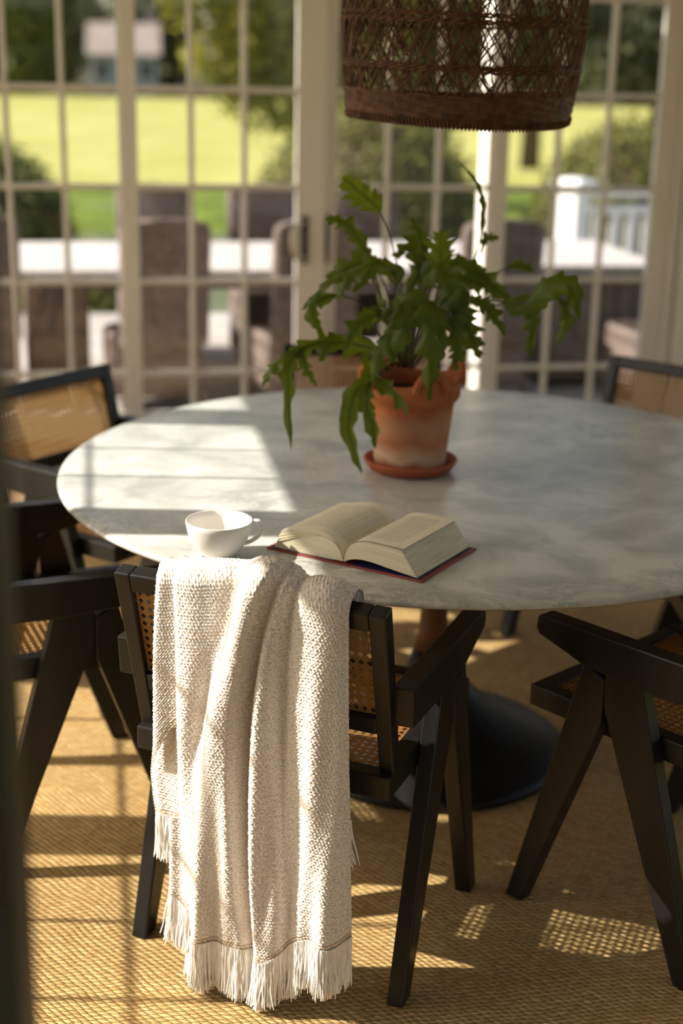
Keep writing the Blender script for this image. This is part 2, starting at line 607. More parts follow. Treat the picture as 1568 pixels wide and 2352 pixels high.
def mat_page(name, text=False, edge=False):
    mt = new_mat(name, (0.80, 0.745, 0.58), 0.8, 0.2)
    nt = mt.node_tree
    lk = nt.links
    b = nt.nodes['Principled BSDF']
    tc = N(nt, 'ShaderNodeTexCoord')
    if text:                                    # UV 0..1 over the page: grey lines of print inside the margins
        br = N(nt, 'ShaderNodeTexBrick', offset=0.37)
        br.inputs['Scale'].default_value = 1.0
        br.inputs['Brick Width'].default_value = 0.17
        br.inputs['Row Height'].default_value = 0.027
        br.inputs['Mortar Size'].default_value = 0.0085
        br.inputs['Mortar Smooth'].default_value = 0.2
        br.inputs['Color1'].default_value = (0.46, 0.42, 0.32, 1)
        br.inputs['Color2'].default_value = (0.56, 0.515, 0.40, 1)
        br.inputs['Mortar'].default_value = (0.80, 0.745, 0.58, 1)
        lk.new(tc.outputs['UV'], br.inputs['Vector'])
        sp = N(nt, 'ShaderNodeSeparateXYZ')
        lk.new(tc.outputs['UV'], sp.inputs[0])
        prev = None
        for ax, op, val in (('X', 'GREATER_THAN', 0.13), ('X', 'LESS_THAN', 0.87), ('Y', 'GREATER_THAN', 0.12), ('Y', 'LESS_THAN', 0.88)):
            c = N(nt, 'ShaderNodeMath', operation=op)
            c.inputs[1].default_value = val
            lk.new(sp.outputs[ax], c.inputs[0])
            if prev is None:
                prev = c
            else:
                mm = N(nt, 'ShaderNodeMath', operation='MULTIPLY')
                lk.new(prev.outputs[0], mm.inputs[0])
                lk.new(c.outputs[0], mm.inputs[1])
                prev = mm
        mx = N(nt, 'ShaderNodeMixRGB')
        mx.inputs[1].default_value = (0.80, 0.745, 0.58, 1)
        lk.new(prev.outputs[0], mx.inputs[0])
        lk.new(br.outputs['Color'], mx.inputs[2])
        lk.new(mx.outputs[0], b.inputs['Base Color'])
    if edge:                                    # UV y runs through the thickness: the stacked sheets
        mp = N(nt, 'ShaderNodeMapping')
        mp.inputs['Scale'].default_value = (2, 55, 1)
        lk.new(tc.outputs['UV'], mp.inputs[0])
        nz = N(nt, 'ShaderNodeTexNoise', Scale=1.0, Detail=2)
        lk.new(mp.outputs[0], nz.inputs['Vector'])
        rp = N(nt, 'ShaderNodeValToRGB')
        rp.color_ramp.elements[0].position = 0.3
        rp.color_ramp.elements[0].color = (0.50, 0.43, 0.29, 1)
        rp.color_ramp.elements[1].position = 0.62
        rp.color_ramp.elements[1].color = (0.80, 0.73, 0.55, 1)
        lk.new(nz.outputs['Fac'], rp.inputs[0])
        lk.new(rp.outputs[0], b.inputs['Base Color'])
    return mt


def mat_wicker():
    mt = new_mat('brown_wicker', (0.12, 0.09, 0.075), 0.55, 0.4)
    nt = mt.node_tree
    lk = nt.links
    b = nt.nodes['Principled BSDF']
    tc = N(nt, 'ShaderNodeTexCoord')
    br = N(nt, 'ShaderNodeTexBrick', offset=0.5)
    mp = N(nt, 'ShaderNodeMapping')
    mp.inputs['Rotation'].default_value = (R(90), 0, 0)
    lk.new(tc.outputs['Object'], mp.inputs[0])
    br.inputs['Scale'].default_value = 1.0
    br.inputs['Brick Width'].default_value = 0.03
    br.inputs['Row Height'].default_value = 0.012
    br.inputs['Mortar Size'].default_value = 0.003
    br.inputs['Mortar Smooth'].default_value = 1.0
    br.inputs['Color1'].default_value = (0.12, 0.086, 0.072, 1)
    br.inputs['Color2'].default_value = (0.25, 0.185, 0.16, 1)
    br.inputs['Mortar'].default_value = (0.04, 0.028, 0.022, 1)
    lk.new(mp.outputs[0], br.inputs['Vector'])
    lk.new(br.outputs['Color'], b.inputs['Base Color'])
    bp = N(nt, 'ShaderNodeBump', Strength=0.6, Distance=0.004, invert=True)
    lk.new(br.outputs['Fac'], bp.inputs['Height'])
    lk.new(bp.outputs[0], b.inputs['Normal'])
    return mt


M['cane'] = mat_leaf('honey_cane', [(0.36, 0.17, 0.045), (0.52, 0.27, 0.08)], 40, 0.58, 0.5, (0.88, 0.75, 0.50))
M['glass'] = mat_glass()
M['marble'] = mat_marble()
M['rug'] = mat_rug()
M['throw'] = mat_throw()
M['terracotta'] = mat_terracotta()
M['saucer'] = noisy('red_terracotta', [(0.30, 0.075, 0.03), (0.37, 0.10, 0.04)], 12, 4, 0.75, 0.25, 0.1, 80)
M['page'] = mat_page('cream_paper')
M['page_text'] = mat_page('printed_page', text=True)
M['page_edge'] = mat_page('page_edges', edge=True)
M['wicker'] = mat_wicker()
M['fern'] = mat_leaf('fern_green', [(0.055, 0.085, 0.007), (0.095, 0.14, 0.012)], 22, 0.42, 0.42, (0.19, 0.23, 0.008))
M['fern_young'] = mat_leaf('young_fern_green', [(0.12, 0.17, 0.014), (0.18, 0.22, 0.022)], 22, 0.45, 0.42, (0.28, 0.34, 0.015))
M['leaf_light'] = mat_leaf('light_tree_leaf', [(0.18, 0.19, 0.02), (0.38, 0.35, 0.05)], 3, 0.4, 0.6)
M['leaf_mid'] = mat_leaf('mid_tree_leaf', [(0.075, 0.10, 0.016), (0.16, 0.17, 0.03)], 3, 0.3, 0.6)
M['leaf_dark'] = mat_leaf('dark_tree_leaf', [(0.035, 0.048, 0.016), (0.10, 0.105, 0.03)], 1.5, 0.2, 0.7)
M['leaf_box'] = mat_leaf('box_shrub_leaf', [(0.075, 0.085, 0.012), (0.16, 0.155, 0.025)], 4, 0.25, 0.6)
M['lawn'] = noisy('sunlit_lawn_grass', [(0.25, 0.25, 0.066), (0.335, 0.325, 0.115)], 0.5, 8, 1.0, 0.1, 0.4, 6, bdist=0.05)

# ------------------------------------------------------------------ the room
UL, UR, VB, VF = -1.45, 2.78, 6.44, -0.7      # left, right, glazed wall, wall behind the camera
TOP, CEIL = 2.42, 2.78


def struct(name, mb, mt, label, cat='structure', loc=(0, 0, 0), rz=YAW):
    o = mb.build(name, mt)
    o.location = loc
    o.rotation_euler = (0, 0, rz)
    return tag(o, label, cat, None, 'structure')


struct('floor', MB().box(UL - 0.1, UR + 0.1, VF - 0.1, VB + 0.1, -0.08, 0.0), M['floor_wood'], 'brown wood floor under the seagrass rug', 'floor')
struct('ceiling', MB().box(UL - 0.1, UR + 0.1, VF - 0.1, VB + 0.1, CEIL, CEIL + 0.1), M['ceiling_paint'], 'off-white ceiling of the sunroom', 'ceiling')
struct('wall_back', MB().box(UL - 0.1, UR + 0.1, VB - 0.06, VB + 0.06, TOP, CEIL), M['wall_paint'], 'wall strip above the glazed garden doors', 'wall')
struct('wall_right', MB().box(UR, UR + 0.1, VF, 1.22, 0, CEIL).box(UR, UR + 0.1, 1.22, VB - 0.14, TOP, CEIL), M['wall_paint'], 'warm beige wall above and before the windows on the right', 'wall')
struct('wall_front', MB().box(UL, UR, VF - 0.1, VF, TOP, CEIL).box(UL, -1.05, VF - 0.1, VF, 0, TOP).box(2.45, UR, VF - 0.1, VF, 0, TOP), M['wall_paint'], 'beige wall around the added fill-light windows behind the viewer', 'wall')
LW_END = 1.22
struct('wall_left', MB().box(UL - 0.1, UL, VF, LW_END, 0, CEIL).box(UL - 0.1, UL, LW_END, VB + 0.06, TOP, CEIL), M['wall_paint'], 'wall above and before the sunny windows on the left', 'wall')

BAR = 0.026
DZ0 = -0.10


def glazed(name, w, rows, top, bottom, stile_l, stile_r, label, M4, ncol=3, cat='door', depth=0.045, bar=BAR, bdepth=None):
    """A glazed leaf in its own x (0..w), y (depth) and z; every pane, stile, rail and bar is a part."""
    root = empty(name)
    root.matrix_world = M4
    tag(root, label, cat, None, 'structure')
    h = depth / 2
    zb = rows[0] - 0.02 if bottom is None else bottom
    MB().box(-stile_l, 0, -h, h, 0.0, TOP, 0.004).build('stile', M['white_paint'], root)
    MB().box(w, w + stile_r, -h, h, 0.0, TOP, 0.004).build('stile', M['white_paint'], root)
    MB().box(0, w, -h, h, top, TOP, 0.004).build('top_rail', M['white_paint'], root)
    MB().box(0, w, -h, h, 0.0, zb, 0.004).build('bottom_rail', M['white_paint'], root)
    xs = [w * k / ncol for k in range(1, ncol)]
    h = (bdepth or depth) / 2
    for x in xs:
        MB().prism([(x - bar / 2, -h * 0.30), (x - bar * 0.16, -h), (x + bar * 0.16, -h), (x + bar / 2, -h * 0.30), (x + bar / 2, h * 0.5), (x + bar * 0.2, h), (x - bar * 0.2, h), (x - bar / 2, h * 0.5)], zb, top, 'z').build('glazing_bar', M['white_paint'], root)
    for z in rows:
        if zb + 0.05 < z < top - 0.05:
            MB().prism([(-h * 0.28, z - bar / 2), (-h * 0.95, z - bar * 0.16), (-h * 0.95, z + bar * 0.16), (-h * 0.28, z + bar / 2), (h * 0.48, z + bar / 2), (h * 0.95, z + bar * 0.2), (h * 0.95, z - bar * 0.2), (h * 0.48, z - bar / 2)], 0, w, 'x').build('glazing_bar', M['white_paint'], root)
    ex = [0] + xs + [w]
    ez = [zb] + [z for z in rows if zb + 0.05 < z < top - 0.05] + [top]
    cache = {}
    for i in range(ncol):
        for j in range(len(ez) - 1):
            x0, x1 = ex[i], ex[i + 1]
            z0, z1 = ez[j], ez[j + 1]
            key = (round(x1 - x0, 3), round(z1 - z0, 3))
            if key not in cache:
                cache[key] = MB().box(-(x1 - x0) / 2, (x1 - x0) / 2, -0.0025, 0.0025, -(z1 - z0) / 2, (z1 - z0) / 2).mesh('pane')
            p = link('pane', cache[key], M['glass'], root)
            p.location = ((x0 + x1) / 2, h * 0.15, (z0 + z1) / 2)
    return root


def back_M(u, v=VB):
    return Matrix.Translation(room(u, v)) @ Matrix.Rotation(YAW, 4, 'Z')


def left_M(v):
    return Matrix.Translation(room(UL, v)) @ Matrix.Rotation(YAW + R(90), 4, 'Z')


ROWS_B = [0.30, 0.717, 1.133, 1.548, 1.962]
G = dict(rows=ROWS_B, top=2.34, bottom=0.12)
glazed('window_1', 0.70, label='glazed panel at the far left of the garden wall', M4=back_M(-1.39), stile_l=0.06, stile_r=0.05, cat='window', **G)
glazed('window_2', 0.708, label='glazed panel behind the chair with the sunlit cane back', M4=back_M(-0.588), stile_l=0.05, stile_r=0.043, cat='window', **G)
d1 = glazed('door_1', 0.700, label='sliding glazed door with the pale pull handle, left of the pendant', M4=back_M(0.199), stile_l=0.036, stile_r=0.128, **G)
d2 = glazed('door_2', 0.708, label='sliding glazed door behind the fern, with a dark pull plate', M4=back_M(1.085, VB + 0.05), stile_l=0.075, stile_r=0.07, **G)
glazed('window_3', 0.705, label='glazed panel beside the white railing post, right of the pendant', M4=back_M(1.866), stile_l=0.065, stile_r=0.09, cat='window', **G)

# door furniture
hx = 0.9 - 0.199 + 0.016
hb = MB()
hb.box(hx + 0.004, hx + 0.034, -0.034, -0.0225, 0.80, 1.012, 0.003)
hb.build('handle_plate', M['dark_bronze'], d1)
hp = bez([(hx + 0.012, -0.034, 0.985), (hx - 0.010, -0.066, 0.985), (hx - 0.032, -0.080, 0.955), (hx - 0.040, -0.084, 0.905), (hx - 0.032, -0.080, 0.855), (hx - 0.010, -0.066, 0.825), (hx + 0.012, -0.034, 0.825)], 26)
o = MB().tube(hp, [0.010 + 0.006 * math.sin(PI * i / 25) for i in range(26)], 10).build('pull_handle', M['nickel'], d1)
tag(o, 'pale metal bow handle')
hb = MB()
hb.box(-0.073, -0.033, -0.036, -0.0225, 0.80, 1.012, 0.003)
hb.box(-0.059, -0.046, -0.046, -0.034, 0.825, 0.985, 0.003)
hb.build('handle_plate', M['dark_bronze'], d2)
MB().tube([(-0.053, -0.046, 0.83), (-0.053, -0.060, 0.83)], 0.009, 12).build('thumb_turn', M['brass'], d2)

ROWS_L = [0.216, 0.565, 0.914, 1.263, 1.612, 1.960]
GL = dict(rows=ROWS_L, top=2.34, bottom=0.10, cat='window')
wl = ['shaded end', 'near chair', 'middle', 'far chair', 'corner']
for k in range(5):
    v0 = 1.33 + 0.93 * k
    # leaf x runs along +v
    glazed('window_%d' % (4 + k), 0.76, label='sunny side window on the left, number %s from the camera end' % ['one', 'two', 'three', 'four', 'five'][k], M4=left_M(v0), stile_l=0.085, stile_r=0.085, bar=0.012, bdepth=0.014, **GL)
for k in range(5):
    glazed('window_%d' % (9 + k), 0.76, label='side window on the shaded right, number %s from the camera end' % ['one', 'two', 'three', 'four', 'five'][k], M4=Matrix.Translation(room(UR + 0.05, 1.33 + 0.93 * k)) @ Matrix.Rotation(YAW + R(90), 4, 'Z'), stile_l=0.085, stile_r=0.085, bar=0.022, **GL)
for k in range(4):  # unseen glazing added behind the camera to let in fill light from the sky
    glazed('window_%d' % (14 + k), 0.71, label='added fill-light window behind the viewer, number %s from the left' % ['one', 'two', 'three', 'four'][k], M4=back_M(-0.97 + 0.875 * k, VF - 0.05), stile_l=0.08, stile_r=0.085, bar=0.022, **GL)
struct('trim_1', MB().box(UL - 0.07, UL + 0.05, VB - 0.42 - 0.05, VB + 0.05, 0, TOP, 0.004), M['white_paint'], 'white corner post where the two glazed walls meet', 'trim')
struct('trim_2', MB().box(2.665, 2.70, VB - 0.05, VB + 0.05, 0, TOP, 0.004).box(2.715, 2.775, VB - 0.12, VB + 0.05, 0, TOP, 0.006).box(2.73, 2.79, VB - 0.30, VB - 0.135, 0, TOP, 0.006), M['white_paint'], 'stepped white casing in the corner right of the glazed panels', 'trim')
struct('trim_4', MB().box(0.922, 1.02, VB + 0.08, VB + 0.20, DZ0, TOP, 0.004), M['white_paint'], 'white pilaster outside, between the two sliding doors', 'trim')
struct('trim_5', MB().box(1.805, 1.865, VB + 0.08, VB + 0.27, DZ0, TOP, 0.004), M['white_paint'], 'sunlit white pilaster outside, behind the fern', 'trim')
struct('trim_3', MB().box(UL, UR, VB - 0.04, VB + 0.08, -0.0, 0.025, 0.004), M['white_paint'], 'white threshold under the garden doors', 'trim')

# open door at the very left, edge on, close to the viewer
dn = empty('door_3', (-0.2375, 0.955, 0), R(-6))
tag(dn, 'dark olive-brown open door at the very left border, close to the viewer', 'door', None, 'structure')
for x0, x1 in ((-0.10, 0), (-0.75, -0.65)):
    MB().box(x0, x1, -0.021, 0.021, 0.01, 2.03, 0.004).build('stile', M['door_dark'], dn)
for z0, z1 in ((0.01, 0.22), (0.95, 1.07), (1.90, 2.03)):
    MB().box(-0.65, -0.10, -0.021, 0.021, z0, z1, 0.003).build('rail', M['door_dark'], dn)
for z0, z1 in ((0.22, 0.95), (1.07, 1.90)):
    MB().box(-0.65, -0.10, -0.008, 0.008, z0, z1, 0.003).build('panel', M['door_dark'], dn)
o = MB().box(-0.030, -0.008, -0.0245, -0.021, 1.06, 1.15, 0.001).tube([(-0.019, -0.024, 1.105), (-0.019, -0.032, 1.105)], 0.007, 12).build('key_plate', M['brass'], dn)
tag(o, 'small brass key plate')

# ------------------------------------------------------------------ rug
rug = MB().box(UL + 0.12, UR - 0.1, 0.3, 5.35, 0.0, 0.010, 0.004).build('seagrass_rug', M['rug'])
rug.rotation_euler = (0, 0, YAW)
tag(rug, 'golden woven seagrass rug covering the floor under table and chairs', 'rug')
RUG = 0.010

# ------------------------------------------------------------------ table
TC = Vector((0.2335, 3.2838, 0))
tb = empty('pedestal_table', TC + Vector((0, 0, RUG)), YAW)
tag(tb, 'large round table with grey veined marble top on dark trumpet pedestal', 'table')
zt = 0.75 - RUG
MB().lathe([(0, zt), (0.880, zt), (0.892, zt - 0.001), (0.8985, zt - 0.004), (0.9, zt - 0.008), (0.8985, zt - 0.012), (0.893, zt - 0.016), (0.80, zt - 0.024), (0, zt - 0.024)], 160).build('marble_top', M['marble'], tb)
MB().lathe([(0, 0.0), (0.335, 0.0), (0.345, 0.006), (0.345, 0.018), (0.330, 0.030), (0.275, 0.055), (0.205, 0.092), (0.145, 0.132), (0.098, 0.175), (0.064, 0.225), (0.046, 0.275), (0.0, 0.275)], 96).build('trumpet_foot', M['pedestal'], tb)
o = MB().lathe([(0, 0.275), (0.0455, 0.275), (0.037, 0.32), (0.031, 0.40), (0.029, 0.48), (0.031, 0.56), (0.042, 0.63), (0.075, 0.685), (0.15, 0.712), (0.24, zt - 0.024), (0, zt - 0.024)], 64).build('stem', M['stem_wood'], tb)
tag(o, 'red-brown wooden stem')


# ------------------------------------------------------------------ chairs
def cane_mesh(name, w, h, p=0.0155):
    """A flat sheet of cane weave (six-way) in x (-w/2..w/2), y (0..h): bands of thin flat strips."""
    mb = MB()

    def strip(a, b, wd, z, th=0.0007):
        a, b = Vector((*a, 0)), Vector((*b, 0))
        d = (b - a)
        if d.length < 0.004:
            return
        n = Vector((-d.y, d.x, 0)).normalized() * wd / 2
        q = [a - n, b - n, b + n, a + n]
        vs = [(t.x, t.y, z) for t in q] + [(t.x, t.y, z + th) for t in q]
        mb.add(vs, [(0, 3, 2, 1), (4, 5, 6, 7), (0, 1, 5, 4), (1, 2, 6, 5), (2, 3, 7, 6), (3, 0, 4, 7)])
    nx, ny = int(w / p), int(h / p)
    px, py = w / nx, h / ny
    for j in range(ny + 1):
        for s in (-0.00165, 0.00165):
            y = min(max(j * py + s, 0.0005), h - 0.0005)
            strip((-w / 2, y), (w / 2, y), 0.0022, 0.0)
    for i in range(nx + 1):
        for s in (-0.00165, 0.00165):
            x = min(max(-w / 2 + i * px + s, -w / 2 + 0.0005), w / 2 - 0.0005)
            strip((x, 0), (x, h), 0.0022, 0.0006)
    for sg in (1, -1):
        for k in range(-ny - 1, nx + ny + 1):
            # line through lattice points at slope +-py/px
            x0 = -w / 2 + (k + 0.5) * px        # half-way: the diagonals cut the corners and leave eight-sided holes
            pts = (x0, 0.0), (x0 + sg * ny * px, h)
            (xa, ya), (xb, yb) = pts
            t0, t1 = 0.0, 1.0
            dx = xb - xa
            for lim, s in ((-w / 2, 1), (w / 2, -1)):
                ta = (lim - xa) / dx
                if (dx > 0) == (s > 0):
                    t0 = max(t0, ta)
                else:
                    t1 = min(t1, ta)
            if t1 - t0 > 0.01:
                strip((xa + dx * t0, h * t0), (xa + dx * t1, h * t1), 0.0029, 0.0012 if sg > 0 else -0.0006)
    return mb.mesh(name)


LEG_F = [(0.217, 0.0), (0.176, 0.0), (0.010, 0.468), (0.010, 0.560), (0.060, 0.580)]
LEG_R = [(-0.242, 0.0), (-0.200, 0.0), (0.005, 0.497), (0.010, 0.520), (0.010, 0.585), (-0.072, 0.580)]
ARM = [(-0.256, 0.648), (-0.250, 0.572), (-0.075, 0.566), (0.060, 0.574), (0.130, 0.594), (0.170, 0.604), (0.178, 0.616), (0.176, 0.640), (0.168, 0.646)]
BT = math.atan2(0.088, 0.37)          # lean of the back


def make_chair():
    root = empty('cane_armchair')
    bw = M['black_wood']
    for s in (-1, 1):
        a, b = sorted((s * 0.252, s * 0.286))
        MB().prism(LEG_F, a, b, 'x', 0.0035).build('leg', bw, root)
        MB().prism(LEG_R, a + 0.0006, b - 0.0006, 'x', 0.0035).build('leg', bw, root)
        MB().prism(ARM, a - 0.003, b + 0.003, 'x', 0.004).build('armrest', bw, root)
    sf = MB()
    for s in (-1, 1):
        a, b = sorted((s * 0.216, s * 0.2515))
        sf.box(a, b, -0.222, 0.212, 0.428, 0.474, 0.003)
    sf.box(-0.216, 0.216, 0.176, 0.212, 0.428, 0.474, 0.003)
    sf.box(-0.2515, 0.2515, -0.2575, -0.222, 0.428, 0.474, 0.003)
    sf.build('seat_frame', bw, root)
    sc = link('cane_seat', cane_mesh('cane_seat', 0.432, 0.398), M['cane'], root)
    sc.location = (0, -0.222, 0.468)
    # leaning back: own axes, pivot at the seat
    T = Matrix.Translation((0, -0.214, 0.440)) @ Matrix.Rotation(BT, 4, 'X')
    H = 0.37
    bf = MB()
    for s in (-1, 1):
        a, b = sorted((s * 0.2245, s * 0.2515))
        bf.prism([(a, -0.0), (b, -0.0), (b + (0.004 if s > 0 else 0), H), (a - (0.004 if s < 0 else 0), H)], -0.017, 0.017, 'y', 0.003, M=T)
    bf.box(-0.2245, 0.2245, -0.017, 0.017, H - 0.036, H, 0.003, M=T)
    bf.box(-0.2245, 0.2245, -0.016, 0.016, 0.118, 0.154, 0.003, M=T)
    bf.build('back_frame', bw, root)
    cb = link('cane_back', cane_mesh('cane_back', 0.449, H - 0.036 - 0.154), M['cane'], root)
    cb.matrix_local = T @ Matrix.Translation((0, -0.004, 0.154)) @ Matrix.Rotation(R(90), 4, 'X')
    return root


CHAIRS = [  # x, y, facing turn, label
    (-0.045, 2.554, -21.7, 'black cane-back armchair with the oatmeal throw over its back'),
    (0.716, 2.653, 43.2, 'black cane armchair turned left at the near right of the table, back out of frame'),
    (-0.628, 2.986, -66.0, 'black cane armchair at the left, its cane seat striped with sun'),
    (-0.604, 3.748, -125.0, 'black armchair at the back left with the sunlit cane back'),
    (0.100, 4.225, 188.0, 'black cane armchair hidden behind the potted fern'),
    (0.848, 4.032, 140.5, 'black cane armchair at the back right, dark brown cane back'),
    (1.010, 3.300, 91.0, 'black cane armchair at the right side, only front legs in view'),
]
ch0 = make_chair()
for i, (x, y, a, lb) in enumerate(CHAIRS):
    c = ch0 if i == 0 else copy_tree(ch0)
    c.location = (x, y, RUG)
    c.rotation_euler = (0, 0, R(a))
    tag(c, lb, 'chair', 'black cane armchairs around the marble table')

# ------------------------------------------------------------------ throw over the near chair (built in the chair's own axes)
TH = empty('knit_throw', (-0.045, 2.554, RUG), R(-21.7))
tag(TH, 'oatmeal knitted throw with white fringe hanging over the near chair back', 'throw')


def lut(pts, key=1):
    """x as a function of z (or z of x) through points."""
    P = sorted(pts, key=lambda p: p[key])
    k = np.array([p[key] for p in P])
    v = np.array([p[1 - key] for p in P])
    return lambda t: np.interp(t, k, v)


def smooth_lut(f, lo, hi, n=200, w=15):
    t = np.linspace(lo, hi, n)
    y = f(t)
    p = np.pad(y, w, mode='edge')
    ker = np.hanning(2 * w + 1)
    ker /= ker.sum()
    y = np.convolve(p, ker, 'valid')
    return lambda q: np.interp(q, t, y)


def sl(pts, w=15):
    return smooth_lut(lut(pts), 0.0, 0.9, 240, w)


MAIN_L = sl([(-0.146, 0.86), (-0.140, 0.827), (-0.134, 0.748), (-0.133, 0.665), (-0.135, 0.522), (-0.136, 0.383), (-0.139, 0.247), (-0.133, 0.166), (-0.119, 0.1)])
MAIN_R = sl([(0.188, 0.86), (0.194, 0.80), (0.195, 0.74), (0.198, 0.622), (0.201, 0.46), (0.205, 0.333), (0.212, 0.187), (0.214, 0.1)])
HEM = smooth_lut(lut([(-0.118, 0.104), (-0.073, 0.112), (-0.028, 0.112), (0.007, 0.114), (0.029, 0.104), (0.047, 0.098), (0.077, 0.117), (0.111, 0.150), (0.128, 0.160), (0.162, 0.163), (0.187, 0.160), (0.212, 0.180)], 0), -0.16, 0.24, 200, 9)
FRG = lut([(-0.12, 0.014), (-0.047, 0.020), (0.007, 0.012), (0.043, 0.010), (0.104, 0.037), (0.129, 0.068), (0.181, 0.066), (0.226, 0.094)], 0)
TOPZ = smooth_lut(lut([(-0.185, 0.822), (-0.160, 0.829), (-0.128, 0.835), (-0.061, 0.844), (-0.011, 0.852), (0.038, 0.856), (0.070, 0.859), (0.090, 0.854), (0.106, 0.838), (0.125, 0.842), (0.165, 0.842), (0.185, 0.832), (0.20, 0.818)], 0), -0.22, 0.24, 200, 5)
V1 = sl([(0.004, 0.86), (-0.001, 0.832), (-0.016, 0.751), (-0.042, 0.665), (-0.068, 0.578), (-0.095, 0.47), (-0.110, 0.345), (-0.115, 0.1)])
R1 = sl([(0.024, 0.86), (0.020, 0.835), (0.008, 0.755), (-0.017, 0.654), (-0.043, 0.549), (-0.061, 0.443), (-0.071, 0.309), (-0.072, 0.1)])
V2 = sl([(0.080, 0.864), (0.058, 0.825), (0.036, 0.751), (0.021, 0.677), (0.004, 0.584), (-0.003, 0.456), (0.001, 0.326), (0.010, 0.149), (0.012, 0.09)], 10)
R3 = sl([(0.088, 0.860), (0.066, 0.796), (0.051, 0.715), (0.041, 0.616), (0.035, 0.532), (0.032, 0.421), (0.033, 0.291), (0.042, 0.112)])
V3 = sl([(0.106, 0.861), (0.088, 0.776), (0.078, 0.687), (0.077, 0.557), (0.081, 0.432), (0.086, 0.303), (0.092, 0.153)])
R4 = sl([(0.150, 0.863), (0.149, 0.732), (0.147, 0.572), (0.149, 0.448), (0.159, 0.322), (0.167, 0.174)])


def gau(x, c, wl, wr):
    d = x - c
    return np.exp(-(d / np.where(d < 0, wl, wr)) ** 2)


def folds(X, Z):
    low = np.clip((0.86 - Z) / 0.75, 0, 1)
    h = 0.010 * gau(X, -0.088 + 0.0 * Z, 0.030, 0.035) * (1 - 0.5 * low)
    h -= 0.014 * gau(X, V1(Z), 0.022, 0.016) * (1 - 0.35 * low)
    h += 0.012 * gau(X, R1(Z), 0.018, 0.035)
    h += 0.032 * gau(X, V2(Z) - 0.012, 0.045, 0.011) * (1 - 0.75 * np.clip((0.62 - Z) / 0.5, 0, 1))
    h -= 0.019 * gau(X, V2(Z) + 0.012, 0.010, 0.013)
    h += (0.020 + 0.013 * low) * gau(X, R3(Z), 0.013, 0.028)
    h -= 0.017 * gau(X, V3(Z), 0.009, 0.016) * (1 - 0.5 * low)
    h += 0.010 * gau(X, R4(Z), 0.035, 0.030)
    h += 0.007 * np.sin(X * 74 + Z * 5 + 0.8) * low + 0.004 * np.sin(X * 131 - Z * 9) * low
    return h


def weave(X, S):
    """Knit relief (metres): ribs of plump stitches, every other row shifted."""
    p, q = 0.0068, 0.0059
    row = np.floor(S / q)
    sh = np.where(row % 2 == 0, 0.0, 0.5)
    jit = 0.22 * np.sin(row * 12.9898) + 0.20 * np.sin(X * 61 + row * 1.7) + 0.12 * np.sin(X * 233 + row * 4.1)
    a = np.abs(np.sin(PI * (X / p + sh + jit)))
    b = np.abs(np.sin(PI * S / q))
    return 0.0021 * (0.75 + 0.25 * np.sin(X * 517 + row * 2.3)) * (0.25 + 0.75 * a ** 0.7) * b ** 0.6


